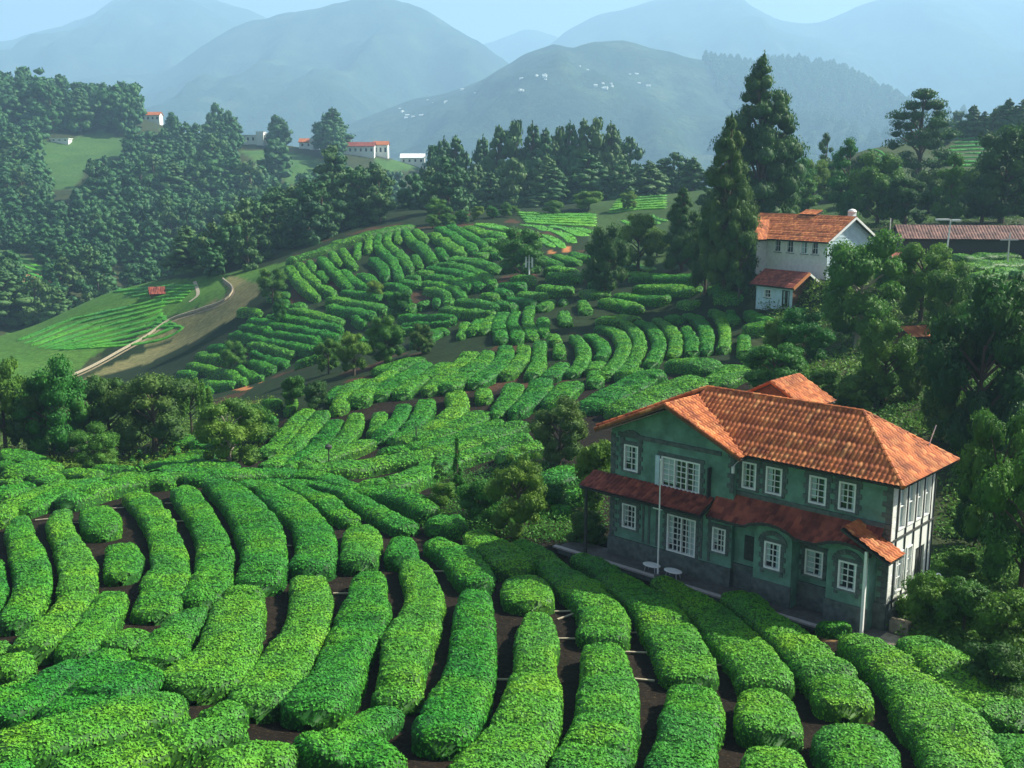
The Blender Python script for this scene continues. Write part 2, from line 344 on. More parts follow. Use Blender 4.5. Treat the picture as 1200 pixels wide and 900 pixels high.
mid_low = [ # lower rows of the middle slope
 [(343,466,14),(338,480,14)],[(362,478,14),(352,490,18),(338,505,20),(325,520,20),(312,530,18)],[(378,482,18),(368,497,20),(350,518,20),(332,535,20),(314,545,16)],
 [(394,490,20),(385,505,24),(368,522,22),(350,537,14),(335,546,10)],[(418,484,20),(413,500,22),(398,517,20),(378,533,14),(350,543,8)],
 [(446,480,22),(443,493,20),(437,508,16)],[(473,472,22),(468,488,22),(455,503,20),(440,514,14)],[(500,465,22),(497,480,24),(487,495,20),(472,507,16),(455,515,10)],
 [(533,460,26),(537,475,26),(525,490,24),(505,503,20),(485,513,16),(465,520,10)],[(566,455,24),(568,467,24)],[(567,480,20),(550,491,22),(525,503,18),(500,513,14),(480,519,10)],
 [(603,450,26),(598,463,28),(588,477,24),(580,486,16)],[(635,445,26),(630,458,28),(617,472,24),(602,485,18)],[(670,449,24),(660,460,26),(645,475,22)],[(312,475,12),(325,469,12)]]
mid_band = [
 [(436,515,12),(415,524,14),(390,533,12),(365,541,8)],[(592,492,10),(560,501,12),(530,513,12),(500,521,12),(470,527,10),(440,531,8)],
 [(617,493,14),(585,505,20),(555,515,20),(525,526,17),(490,534,17),(455,540,18),(420,546,18),(385,549,14),(350,550,10)],
 [(625,512,12),(595,518,13),(565,528,12),(540,536,12),(512,545,20),(490,556,28),(460,567,24),(425,564,12)],[(640,521,12),(612,526,14),(585,535,12)]]
mid_up = [
 [(398,452,16),(388,468,16)],[(432,443,14),(412,454,20),(402,468,20),(396,480,18)],[(462,436,12),(440,450,20),(427,462,20),(418,472,20)],
 [(500,424,12),(475,440,18),(453,455,20),(440,464,16)],[(497,442,14),(482,450,18),(468,462,18)],[(492,418,12),(465,428,14),(440,435,14)],
 [(527,425,16),(510,435,18),(497,442,12)],[(553,412,18),(542,424,20),(528,436,20),(512,450,18),(500,458,12)],[(573,412,14),(565,424,20),(548,437,22),(530,450,20),(517,456,14)],
 [(592,404,20),(592,416,22),(582,430,20),(566,442,20),(553,450,14)],[(614,405,18),(612,418,18),(602,431,16),(592,440,14)],[(633,399,18),(632,415,20),(630,428,22),(622,440,18)],
 [(655,403,16),(656,415,18)],[(660,424,16),(652,434,20),(642,442,16)],[(672,393,14),(681,403,18),(684,416,20),(678,430,20),(668,437,14)],
 [(690,392,14),(702,398,16),(708,410,18),(702,418,14)],[(702,423,18),(694,434,16)],[(700,382,10),(722,388,14),(731,402,18),(728,415,18),(718,430,18),(708,440,14)],
 [(730,376,10),(742,385,16),(750,400,18),(746,415,18),(738,428,16),(727,438,12)],[(747,375,10),(764,384,16),(772,398,18),(770,412,18),(762,425,16)],
 [(768,373,12),(785,384,16),(792,398,18),(790,414,16)],[(785,371,12),(797,376,12)],[(803,384,14),(811,396,20),(811,412,20)],[(803,367,12),(820,374,16),(828,388,18),(828,410,14)],
 [(833,362,14),(845,370,18),(850,388,16),(848,408,18)],[(855,362,16),(862,376,18)],[(872,392,18),(872,412,20)],[(875,365,12),(890,371,14),(905,376,10)],[(876,382,12),(895,382,14),(915,384,12)]]
mid_house = [
 [(697,436,20),(698,448,24)],[(782,437,20),(755,442,26),(730,455,26),(705,468,24),(685,478,20)],[(828,443,16),(805,449,22),(775,459,22),(745,472,20),(715,484,18)],
 [(872,428,22),(855,437,28),(835,450,20)],[(787,424,16),(810,425,22),(838,431,16)],[(745,432,12),(730,440,12)],
 [(640,565,20),(655,558,26),(672,553,30),(687,552,26)],[(650,597,14),(662,590,16)],[(665,580,10),(685,576,12),(700,578,10)]]
mid_crest = [
 [(490,402,10),(505,391,12),(525,385,12)],[(545,378,12),(540,393,10)],[(562,373,14),(554,389,14)],[(575,370,12),(567,387,14)],[(590,366,18),(584,376,18),(586,388,20),(588,398,18)],
 [(605,364,12),(600,376,14),(606,388,18),(606,398,18)],[(621,360,14),(618,372,14),(622,385,18),(624,395,16)],[(636,372,16),(637,390,16)],[(648,392,18),(651,401,16)],
 [(634,361,9),(647,351,10)],[(654,352,12),(666,351,13)],[(660,366,14),(664,378,18)],[(682,352,12),(687,364,18)],[(705,352,8),(728,356,10),(750,362,10)],[(700,372,10),(722,374,12),(745,369,10)],
 [(722,345,7),(750,349,9),(785,350,8)],[(745,336,8),(780,337,10),(820,338,10)],[(740,324,8),(775,324,10),(822,326,10)]]
ridge_rows = [
 [(338,365,8),(370,370,9),(400,378,9)],[(315,371,7),(355,376,9),(385,383,9),(400,388,8)],[(293,378,8),(333,384,9),(373,391,10),(396,398,10)],[(283,386,7),(325,392,9),(360,398,10),(382,405,10)],
 [(270,393,7),(310,400,9),(345,406,10),(368,410,9)],[(292,404,9),(320,410,11),(343,416,10)],[(294,414,8),(315,420,10),(334,427,10)],[(294,424,9),(308,429,12),(318,434,10)],
 [(232,419,7),(245,418,9),(261,421,7)],[(222,429,8),(250,434,11),(275,442,12),(286,448,9)],[(210,437,8),(230,440,10)],[(236,446,10),(258,451,13),(273,457,11)],[(325,357,10),(335,357,10)],[(344,358,10),(356,361,10)]]
ridge_crest = [
 [(335,308,4),(370,296,4),(400,286,4),(440,274,4),(485,265,4)],
 [(338,313,12),(348,327,13),(360,340,13),(373,350,9)],[(350,310,12),(360,323,12),(372,334,11)],[(362,306,9),(367,316,10)],[(374,317,10),(382,329,10)],[(376,302,11),(388,316,12),(400,328,12),(413,340,9)],
 [(388,298,9),(398,311,10)],[(400,293,10),(409,306,11),(416,314,10)],[(403,318,11),(415,330,12),(430,340,9)],[(421,321,10),(432,327,12),(441,336,9)],[(420,285,9),(418,301,9)],[(434,278,9),(431,295,10)],
 [(436,303,12),(448,313,13),(452,327,12)],[(444,277,9),(443,289,11),(456,302,13),(466,318,13),(468,330,10)],[(455,275,9),(454,285,11),(465,296,12),(476,308,13),(481,318,10)],[(465,272,9),(467,284,9)],
 [(474,271,9),(483,283,11),(495,292,12),(505,303,12),(510,310,9)],[(486,301,10),(492,313,11)],[(486,270,8),(499,282,9)],[(514,293,11),(522,303,10)],[(505,275,9),(520,283,11),(534,293,11),(543,301,8)],
 [(514,268,8),(532,278,10),(549,289,11),(556,296,9)],[(527,266,8),(546,276,10),(562,285,9),(569,291,7)],[(546,268,8),(563,273,8),(573,277,7)],[(576,276,8),(588,281,8)],[(568,283,7),(583,287,7)]]
ridge_mid = [
 [(375,338,9),(391,345,8)],[(402,343,6),(425,346,7),(445,350,6)],[(385,352,7),(415,356,8),(440,361,9),(450,365,8)],[(385,361,7),(412,365,9),(436,371,9)],[(415,373,8),(427,380,8)],
 [(487,321,6),(510,321,7)],[(476,326,5),(492,327,5)],[(452,333,6),(466,336,8),(478,342,8)],[(470,332,5),(495,333,6)],[(557,301,6),(573,302,6)],[(562,294,5),(585,294,6)],[(575,298,6),(586,301,7)],
 [(527,305,7),(550,306,9),(568,311,10),(582,318,8)],[(513,311,7),(540,314,9),(560,321,10),(573,330,11),(579,336,8)],[(501,316,7),(530,320,9),(550,327,11),(563,338,10)],[(500,325,7),(517,326,8),(535,331,10),(550,340,9)],
 [(498,332,8),(522,336,9),(538,343,10),(543,351,8)],[(500,339,8),(519,344,9),(527,352,9),(523,358,8)],[(511,350,8),(512,358,9)],[(490,358,8),(502,356,8)],[(536,353,6),(563,357,7),(586,363,6)],[(517,362,6),(547,366,7),(578,369,6)],
 [(566,347,8),(583,350,8)],[(580,342,8),(598,346,10)],[(587,334,6),(603,336,9),(615,338,6)],[(608,345,8),(625,348,10),(638,351,7)],[(580,358,6),(602,361,7)],[(598,352,6),(615,355,8),(626,358,6)],
 [(601,328,6),(625,331,8)],[(640,326,6),(660,325,7),(677,329,7)],[(630,338,7),(650,340,8),(672,341,6)],[(640,317,6),(660,319,6),(678,320,6)],[(470,372,6),(505,373,7),(532,376,6)],[(472,381,6),(505,383,7),(530,386,6)],[(462,391,6),(482,394,5),(500,394,5)]]
ridge_far = [
 [(562,259,6),(583,263,6),(600,267,5)],[(563,267,6),(583,271,7),(600,275,6)],[(632,275,6),(648,286,7)],[(637,271,6),(652,279,8),(660,287,7)],[(649,267,6),(664,273,9),(671,281,8)],[(642,262,5),(665,265,8),(684,273,8)],
 [(610,260,6),(630,262,8),(643,267,7)],[(605,268,5),(625,267,7)],[(672,263,5),(697,270,6)],[(743,253,5),(758,261,6)],[(752,251,5),(771,259,6)],[(730,255,5),(743,262,6)],[(763,249,4),(780,256,5)],
 [(735,307,6),(752,309,6),(766,312,6)],[(735,314,6),(756,317,6)]]
for k in range(5): ridge_far.append([(604+k*3,246+2.6*k,2.6),(650,248+2.8*k,2.8),(700,248+3.2*k,3)])
for k in range(6): ridge_far.append([(712+k*2,246-k*3.,2.4),(745,242-k*2.6,2.6),(782,240-k*2.8,2.6)])
knoll = [[(-5,532,18),(20,534,16),(45,541,12),(68,549,6)],[(-6,545,16),(18,545,18),(30,541,12)],[(33,548,16),(45,545,18),(58,549,14)],[(12,558,12),(27,556,16),(38,559,12)],[(40,560,10),(52,558,14),(62,562,10)],[(-5,564,10),(15,565,8),(30,568,6)],[(78,552,8),(95,554,12),(112,556,8)],
 [(130,556,8),(160,557,8),(195,558,7)],[(125,550,8),(140,548,10)]]
valley = [[(198,517,12),(218,515,16),(232,512,12)],[(225,523,14),(240,517,16),(248,510,12)],[(185,548,10),(205,543,14),(225,536,14),(247,530,16)],[(177,555,10),(200,553,12),(222,547,12),(246,541,10)],[(205,560,12),(228,553,14),(250,546,14),(268,548,10)],
 [(308,492,12),(325,487,12)],[(305,505,12),(320,500,12)]]
for x, y in [(155,535),(165,541),(172,531),(182,527),(160,547),(188,538),(152,550),(172,550),(178,541),(191,522),(163,526),(199,534),(207,526)]: valley.append([(x-4,y,9),(x+4,y-.5,10)])
rightx = [[(1135,311,9),(1160,309,10),(1200,306,11)],[(1137,323,8),(1160,320,10),(1185,316,9)],[(1152,344,15),(1175,338,16),(1200,333,14)],[(1118,302,7),(1150,300,7),(1195,299,7)],[(1160,327,9),(1170,326,10)],[(1138,334,8),(1146,333,8)],[(1188,322,9),(1197,321,10)],[(1188,346,11),(1198,345,12)]]
terr = []
for k in range(8): terr.append([(1122-k*5,160+4.4*k,2.6),(1150-k*3,158.5+4.6*k,2.8),(1172-k*3,158+4.6*k,2.6)])
for k in range(5): terr.append([(1016+k*2,172+4.*k,2.),(1036,178+4.*k,2.2),(1056,186+4*k,2.)])
left_rows = []
for k in range(9): left_rows.append([(20+k*8,396+k*3.5-k*.3*k,3.2),(80+k*10,372+k*3.4,3.4),(150+k*8,356+k*3.,3.2),(200-k*3,345+k*4.2,3)])
for k in range(6): left_rows.append([(135+k*9,338+k*3.2,2.8),(190+k*4,332+k*3.4,3),(232-k*4,331+k*3.8,2.8)])
for k in range(5): left_rows.append([(8+k*5,300+k*7,3.2),(35+k*3,306+k*7,3.2),(62-k*2,320+k*6,3)])
GR = [ # list, phrase, step m, leaf density, leaf size, material, max depth, displacement grid
 (near_top, 'along the near slope rim', 'tea hedges along the top rim of the near slope', .3, 80, .16, 'tea', 110),
 (near_arcs, 'in the arched tier under the near rim', 'tea hedges arching down from the near rim', .22, 120, .13, 'tea', 90),
 (near_long, 'in the long tier below the green house', 'tea hedges running down the near slope below the green house', .2, 150, .12, 'tea', 80),
 (near_left, 'in the slanting bottom left tier', 'tea hedges slanting across the bottom left corner', .2, 150, .12, 'tea', 70),
 (mid_low, 'in the middle slope lower tier', 'tea hedges of the lower tier on the middle slope', .35, 50, .2, 'tea', 150),
 (mid_band, 'lying at the foot of the middle slope', 'tea hedges lying along the foot of the middle slope', .35, 50, .2, 'tea', 140),
 (mid_up, 'in the middle slope upper tier', 'tea hedges of the upper tier on the middle slope', .35, 42, .22, 'tea', 175),
 (mid_house, 'on the slope right behind the green house', 'tea hedges just behind the green house', .35, 50, .2, 'tea', 150),
 (mid_crest, 'on the brow above the middle slope', 'tea hedges on the brow above the middle slope', .4, 30, .26, 'tea', 215),
 (ridge_rows, 'in the level rows at the left ridge foot', 'level tea hedges at the left foot of the ridge', .5, 20, .32, 'tea_far', 245),
 (ridge_crest, 'hanging from the left ridge crest', 'tea hedges hanging down from the ridge crest', .5, 18, .34, 'tea_far', 275),
 (ridge_mid, 'in the curved terraces amid the ridge', 'curved tea hedges on the middle of the ridge', .5, 18, .34, 'tea_far', 265),
 (ridge_far, 'at the far flat end of the ridge', 'thin tea rows at the far end of the ridge', .7, 4, .4, 'tea_far', 330),
 (knoll, 'on the little knoll at the left edge', 'tea hedges on the knoll at the left edge', .35, 40, .18, 'tea', 115),
 (valley, 'in the hollow beside the leaning tree', 'tea bushes in the hollow by the leaning tree', .35, 35, .18, 'tea', 125),
 (rightx, 'in the garden below the long brown shed', 'tea hedges below the long brown shed', .4, 22, .22, 'tea', 190),
 (terr, 'on the hazy terraces left and right of the dark pine', 'thin tea rows on the hazy upper right terraces', .9, 2, .4, 'tea_far', 400),
 (left_rows, 'in the grassy left field beyond the pale path', 'thin tea rows in the left field', .9, 2, .4, 'tea_far', 420)]
def resample(c, step):
    c = np.asarray(c, float); n = len(c)
    if n == 2: c = np.array([c[0], (c[0]+c[1])/2, c[1]]); n = 3
    e = np.vstack([2*c[0]-c[1], c, 2*c[-1]-c[-2]]); out = []
    for i in range(n-1):
        p0, p1, p2, p3 = e[i:i+4]; t = np.linspace(0, 1, 12, endpoint=(i == n-2))[:, None]
        out.append(.5*((2*p1)+(p2-p0)*t+(2*p0-5*p1+4*p2-p3)*t*t+(3*p1-p0-3*p2+p3)*t**3))
    o = np.vstack(out); s = np.r_[0, np.cumsum(np.hypot(*np.diff(o[:, :2], axis=0).T))]
    k = max(4, int(s[-1]/step)+1); q = np.linspace(0, s[-1], k)
    return np.stack([np.interp(q, s, o[:, j]) for j in range(o.shape[1])], -1), q
def leaves(P, Nn, size, seed, tilt=.7, ratio=.6, lift=.02, along=None):
    r = np.random.default_rng(seed); n = len(P)
    Nn = Nn+r.normal(0, tilt*.5, (n, 3)); Nn /= np.linalg.norm(Nn, axis=1)[:, None]+1e-9
    a = r.normal(0, 1, (n, 3)); a -= (a*Nn).sum(1)[:, None]*Nn; a /= np.linalg.norm(a, axis=1)[:, None]+1e-9
    b = np.cross(Nn, a); s = size*r.uniform(.6, 1.35, (n, 1)); P = P+Nn*lift
    v = np.stack([P-a*s*.5, P+b*s*ratio*.5, P+a*s*.5+Nn*s*.15, P-b*s*ratio*.5], 1).reshape(-1, 3)
    return v, np.arange(4*n).reshape(-1, 4)
def hedge_mesh(c, step, dens, lsize, mat, seed, far):
    """c: x, y, width in metres along the centre line"""
    r = np.random.default_rng(seed); L = np.hypot(*np.diff(c[:, :2], axis=0).T).sum()
    w0 = c[:, 2].mean(); hh = (min(1.0, .2*w0+.5) if lsize < .3 else min(1.45, .25*w0+.75)) if lsize < .39 else .22
    c, s = resample(c, step); n = len(c); S = s[-1]
    d = np.gradient(c[:, :2], axis=0); d /= np.linalg.norm(d, axis=1)[:, None]+1e-9; nx = np.stack([d[:, 1], -d[:, 0]], -1)
    tc = tz(c[:, 0], c[:, 1]); k = max(1, int(1.2/step)); tcs = np.convolve(np.pad(tc, k, 'edge'), np.ones(2*k+1)/(2*k+1), 'valid')
    e = np.minimum(s, S-s); er = np.clip(e/(w0*.36), 0, 1); end = np.sqrt(1-(1-er)**2)
    # segments of bushes along the hedge
    bnd = [0.]
    while bnd[-1] < S: bnd.append(bnd[-1]+r.uniform(1.6, 4.6))
    bnd = np.array(bnd[1:-1] if len(bnd) > 2 else [1e9]); sid = np.searchsorted(bnd, s); seg = r.normal(0, .10, len(bnd)+2)[sid]; sw = r.normal(0, .05, len(bnd)+2)[sid]
    near = np.abs(s[:, None]-bnd[None]).min(1); groove = np.exp(-(near/.2)**2)*r.uniform(.3, 1, len(bnd)+2)[sid]
    kk = 1; sm = lambda q: np.convolve(np.pad(q, kk, 'edge'), np.ones(2*kk+1)/(2*kk+1), 'valid'); seg = sm(seg); sw = sm(sw)
    rip = .11*(np.abs(np.sin(s*math.pi/.95+np.cumsum(r.normal(0, .10, n))))**.5-.75)*(1 if lsize < .16 else .3)
    W_ = c[:, 2]*(.97+sw-.05*groove)*np.maximum(end, .12); H = hh*(1+seg-.22*groove+rip)*(.28+.72*end)
    m = 24 if not far else 12; t = np.linspace(-1, 1, m)
    xs = np.sign(t)*np.abs(np.sin(t*math.pi/2))**.62; zs = np.abs(np.cos(t*math.pi/2))**.36
    X = c[:, 0, None]+nx[:, 0, None]*xs*W_[:, None]/2; Y = c[:, 1, None]+nx[:, 1, None]*xs*W_[:, None]/2
    g = tz(X, Y); base = tcs[:, None]*.6+g*.4
    Z = g*(1-zs)+(base+H[:, None])*zs; Z[:, 0] = g[:, 0]-.15; Z[:, -1] = g[:, -1]-.15
    V = np.stack([X, Y, Z], -1); nr_ = np.stack([nx[:, 0, None]*xs, nx[:, 1, None]*xs, np.broadcast_to(zs+.2, X.shape)], -1); nr_ /= np.linalg.norm(nr_, axis=-1)[..., None]
    a1, a2 = (.10, .055) if not far else (.14, .08)
    f1, f2 = (.9, 3.4) if not far else (.6, 1.4)
    amp = np.broadcast_to((zs > .05).astype(float), X.shape)[..., None]
    V = V+nr_*amp*(vnoise(V, f1, 1)[..., None]*a1+vnoise(V, f2, 2)[..., None]*a2)
    I = np.arange(n*m).reshape(n, m); f = np.stack([I[:-1, :-1], I[:-1, 1:], I[1:, 1:], I[1:, :-1]], -1).reshape(-1, 4)
    VV = V.reshape(-1, 3); ends = [I[0], I[-1][::-1]]
    A = VV[f]; nn = np.cross(A[:, 2]-A[:, 0], A[:, 3]-A[:, 1]); ar = np.linalg.norm(nn, axis=1)/2; nn /= (2*ar[:, None]+1e-9)
    nn *= np.sign((nn*nr_.reshape(-1, 3)[f[:, 0]]).sum(1))[:, None]+1e-9
    cnt = int(ar.sum()*dens); pw = ar*np.clip(.3+.8*nn[:, 2], .25, 1.1); pick = r.choice(len(f), cnt, p=pw/pw.sum()); u, v = r.random((cnt, 1)), r.random((cnt, 1)); Q = A[pick]
    pt = (Q[:, 0]*(1-u)+Q[:, 1]*u)*(1-v)+(Q[:, 3]*(1-u)+Q[:, 2]*u)*v
    lv, lf = leaves(pt, nn[pick], lsize, seed+1, .75, .62, lsize*.25)
    cen = np.array([c[:, 0].mean(), c[:, 1].mean(), tc.mean()])
    tr = []
    for q in ends:
        for j in range(1, m-1): tr.append((q[0], q[j], q[j+1]))
    allv = np.vstack([VV, lv])-cen; nq = len(f)+len(lf)
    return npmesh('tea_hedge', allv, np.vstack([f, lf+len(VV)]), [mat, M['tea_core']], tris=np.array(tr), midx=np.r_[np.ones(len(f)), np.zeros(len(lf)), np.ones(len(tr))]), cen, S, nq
ORD = ['first','second','third','fourth','fifth','sixth','seventh','eighth','ninth','tenth','eleventh','twelfth','thirteenth','fourteenth','fifteenth','sixteenth','seventeenth','eighteenth','nineteenth','twentieth',
 'twenty-first','twenty-second','twenty-third','twenty-fourth','twenty-fifth','twenty-sixth','twenty-seventh','twenty-eighth','twenty-ninth','thirtieth','thirty-first','thirty-second','thirty-third','thirty-fourth','thirty-fifth','thirty-sixth']
def infill(poly, targets, n, wpx, seed, allow):
    r = np.random.default_rng(seed); S = [];
    for gi in range(12):
        for q in GR[gi][0]:
            c, _ = resample(np.array(q, float), 3.); t = np.gradient(c[:, :2], axis=0); t /= np.linalg.norm(t, axis=1)[:, None]+1e-9; S.append(np.c_[c, t, np.full(len(c), gi)])
    S = np.vstack(S); P_ = np.array(poly, float); got = 0
    for k in range(6000):
        x, y = r.uniform(P_[:, 0].min(), P_[:, 0].max()), r.uniform(P_[:, 1].min(), P_[:, 1].max())
        if not inpoly(np.array([x]), np.array([y]), poly)[0]: continue
        m = S[np.isin(S[:, 5], allow)]; j = ((m[:, 0]-x)**2+(m[:, 1]-y)**2).argmin(); t = m[j, 3:5]*np.sign(m[j, 3]+1e-6); w = wpx*(.8+.4*(y-250)/200)
        L_ = r.uniform(.9, 1.6)*w*1.3; ss = np.linspace(-L_, L_, 9); cx = x+t[0]*ss; cy = y+t[1]*ss+.012*ss**2*r.uniform(-1, 1)
        d = np.hypot(S[:, None, 0]-cx[None], S[:, None, 1]-cy[None])-S[:, None, 2]*.5
        if d.min() < w*.5+.3: continue
        q = [(cx[i], cy[i], w*(.8 if i in (0, 8) else 1)) for i in (0, 3, 5, 8)]; GR[targets][0].append(q); got += 1
        c, _ = resample(np.array(q), 3.); t2 = np.gradient(c[:, :2], axis=0); t2 /= np.linalg.norm(t2, axis=1)[:, None]+1e-9; S = np.vstack([S, np.c_[c, t2, np.full(len(c), targets)]])
        if got >= n: break
    print('infill', targets, got)
infill([(340,320),(440,285),(560,275),(600,290),(600,330),(640,350),(560,372),(470,400),(400,425),(380,400),(390,350)], 11, 16, 8, 1, [9, 10, 11])
infill([(290,366),(330,345),(400,360),(430,400),(330,445),(230,462),(215,440),(262,405)], 9, 12, 9, 4, [9])
infill([(640,300),(700,300),(840,330),(880,365),(760,372),(640,350)], 8, 12, 9, 2, [8])
infill([(410,425),(560,375),(690,375),(880,385),(880,430),(700,470),(520,470),(400,500),(390,460)], 6, 8, 13, 3, [6, 4])
_o = ['first','second','third','fourth','fifth','sixth','seventh','eighth','ninth']
ORD = ORD[:30]+['thirty-'+q for q in _o]+['fortieth']+['forty-'+q for q in _o]+['fiftieth']+['fifty-'+q for q in _o]+['sixtieth']
HED = []; allh = []
for gi, (lst, ph, grp, step, dens, ls, mt, dmax) in enumerate(GR):
    for tr_ in sorted(lst, key=lambda q: sum(p[0] for p in q)/len(q)): allh.append((gi, tr_))
tot = 0; stuffv = []
STUFF_GROUPS = {'thin tea rows at the far end of the ridge', 'thin tea rows on the hazy upper right terraces', 'thin tea rows in the left field'}
cnt_ind = sum(1 for gi, _ in allh if GR[gi][2] not in STUFF_GROUPS)
print('hedges', len(allh), 'individual', cnt_ind)
extra = []
order = {}
for hi, (gi, tr_) in enumerate(allh):
    lst, ph, grp, step, dens, ls, mt, dmax = GR[gi]; a = np.array(tr_, float)
    if gi == 2:      # keep the hedges clear of the terrace wall of the house
        a, _ = resample(a, 4.); g_, _ = hit(a[:, 0], a[:, 1], 1.1, 25, 90); v_ = (g_-P0)@NV; u_ = (g_-P0)@D1; a = a[~((v_ > -3.1) & (u_ > -3) & (u_ < 21))]
        if len(a) < 4: continue
        a = a[np.unique(np.r_[np.arange(0, len(a), max(1, len(a)//8)), len(a)-1])] if len(a) > 16 else a
    if len(a) > 2: tn = np.gradient(a[:, :2], axis=0)
    else: tn = np.repeat((a[1:, :2]-a[:1, :2]), len(a), 0)
    tn /= np.linalg.norm(tn, axis=1)[:, None]; nr = np.stack([-tn[:, 1], tn[:, 0]], -1)
    off = .75
    dmn = {'tea_far': 160}.get(mt, 25)
    if gi == 16 or gi == 17: dmn = 200
    if gi in (4, 5, 6, 7): dmn = 70
    if gi == 13 or gi == 14: dmn = 80
    cc, _ = hit(a[:, 0], a[:, 1], off, dmn, dmax)
    lo, _ = hit(a[:, 0]-nr[:, 0]*a[:, 2]/2, a[:, 1]-nr[:, 1]*a[:, 2]/2, off, dmn, dmax); hi_, _ = hit(a[:, 0]+nr[:, 0]*a[:, 2]/2, a[:, 1]+nr[:, 1]*a[:, 2]/2, off, dmn, dmax)
    # width: distance between the two edges measured across the hedge in the world
    dw = np.gradient(cc[:, :2], axis=0) if len(cc) > 2 else np.repeat(cc[1:, :2]-cc[:1, :2], len(cc), 0); dw /= np.linalg.norm(dw, axis=1)[:, None]+1e-9
    e = hi_[:, :2]-lo[:, :2]; wd = np.abs(e[:, 0]*dw[:, 1]-e[:, 1]*dw[:, 0])
    lim = 4.3 if dmax < 130 else 4.0
    wd = np.clip(wd*.90, .5 if ls > .39 else .9, lim); wd = .5*wd+.5*np.clip(np.median(wd), .5 if ls > .39 else 1.3, lim)*np.clip(a[:, 2]/np.median(a[:, 2]), .5, 1.1)
    wd = wd*{3: .84, 5: .80, 0: .84, 13: .85, 4: .94, 6: .92, 8: 1.0, 7: .98, 1: 1.16, 2: 1.14, 9: 1.0, 10: 1.02, 11: 1.04}.get(gi, 1.)
    far = mt == 'tea_far'
    me, cen, S, nq = hedge_mesh(np.c_[cc[:, :2], wd], step, dens, ls, M[mt], 1000+hi, far); tot += nq
    order.setdefault(gi, []).append((sum(p[0] for p in tr_)/len(tr_), me, cen, S, tr_))
for gi, L in order.items():
    lst, ph, grp, *_ = GR[gi]
    if grp in STUFF_GROUPS:
        Vs, Fs, off = [], [], 0
        for _, me, cen, S, tr_ in L:
            v = np.empty(len(me.vertices)*3, np.float32); me.vertices.foreach_get('co', v); v = v.reshape(-1, 3)+cen
            nq = sum(1 for _ in me.polygons if len(_.vertices) == 4); f = np.array([tuple(p.vertices) for p in me.polygons if len(p.vertices) == 4]); Vs.append(v); Fs.append(f+off); off += len(v)
        o = bpy.data.objects.new('tea_rows', npmesh('tea_rows', np.vstack(Vs), np.vstack(Fs), [M['tea_far']])); put(o)
        tag(o, 'many thin tea rows '+ph, 'tea rows', grp, 'stuff'); continue
    for k, (_, me, cen, S, tr_) in enumerate(sorted(L, key=lambda q: q[0])):
        o = bpy.data.objects.new('tea_hedge', me); put(o); o.location = tuple(map(float, cen))
        size = 'short clipped' if S < 6 else ('clipped' if S < 13 else 'long clipped')
        tag(o, f'{size} tea hedge, {ORD[k]} from left {ph}', 'tea hedge', grp)
print('hedge faces', tot, 'HEDGES', sum(len(L) for g, L in order.items() if GR[g][2] not in STUFF_GROUPS))
# ------------------------------------------------------------------ mountains
def mountmat():
    m, nt, b = newmat('mountain_forest'); geo = N(nt, 'ShaderNodeNewGeometry').outputs['Position']
    c = ramp(nt, noise(nt, .006, 5, geo), [(.35, (.020,.038,.028)), (.55, (.034,.060,.034)), (.66, (.060,.090,.048)), (.76, (.10,.10,.07))])
    c = mixc(nt, 1., c, ramp(nt, noise(nt, .05, 4, geo, .8), [(.3, (.55,)*3), (.7, (1.5,)*3)]), 'MULTIPLY')
    nt.links.new(c, b.inputs['Base Color']); b.inputs['Roughness'].default_value = 1; b.inputs['Specular IOR Level'].default_value = 0
    bump(nt, b, noise(nt, .03, 6, geo, .75), 1., 12); return m
M['mount'] = mountmat()
MZ = {}
def mountain(name, prof, D, Wf, Wb, seed, rough=.16, base=-105, nx=300, ny=110):
    px = np.array([p[0] for p in prof], float); py = np.array([p[1] for p in prof], float)
    gx = np.linspace(px[0], px[-1], nx); rough = rough*2.2; D = D*1.9; Wf = Wf*1.85; Wb = Wb*1.9; r = ray(gx, np.interp(gx, px, py)); X = r[:, 0]/r[:, 1]; H = r[:, 2]/r[:, 1]
    k = 5; H = np.convolve(np.pad(H, k, 'edge'), np.ones(2*k+1)/(2*k+1), 'valid')*.6+H*.4
    t = np.r_[np.linspace(-1, 0, int(ny*.75)), np.linspace(0, 1, ny-int(ny*.75)+1)[1:]]
    Xg = np.broadcast_to(X[None]*D, (len(t), nx)); Hc = H[None]*D-base
    Yg = np.broadcast_to((D+np.where(t < 0, t*Wf, t*Wb))[:, None], (len(t), nx))
    Xg = Xg*(1+.0*t[:, None])
    s = 1-np.abs(t[:, None]); shape = s**1.15
    p = np.stack([Xg, Yg*.45, Xg*0], -1); nz = fbm(p, 1/(.34*Wf), 6, seed, True); n2 = fbm(p, 1/(.06*Wf), 4, seed+5)
    Z = base+Hc*shape+Hc.max()*rough*nz*np.sin(math.pi*np.clip(s, 0, 1))**.8*(t[:, None] < .999)+Hc.max()*.012*n2*(.3+s)
    V = np.stack([Xg, Yg, Z], -1); ny_ = len(t); I = np.arange(nx*ny_).reshape(ny_, nx)
    f = np.stack([I[:-1, :-1], I[:-1, 1:], I[1:, 1:], I[1:, :-1]], -1).reshape(-1, 4)
    o = bpy.data.objects.new(name, npmesh(name, V.reshape(-1, 3), f, [M['mount']])); put(o); tag(o, kind='structure'); MZ[len(MZ)] = (V, t); return o
mountain('mountain', [(-700,190),(150,200),(330,185),(420,138),(480,118),(560,98),(610,66),(648,44),(672,62),(695,48),(730,46),(770,58),(800,66),(840,72),(880,78),(905,74),(940,72),(975,78),(1000,92),(1030,108),(1055,150),(1090,180),(1200,196),(1700,200)], 1750, 720, 600, 3, .13)
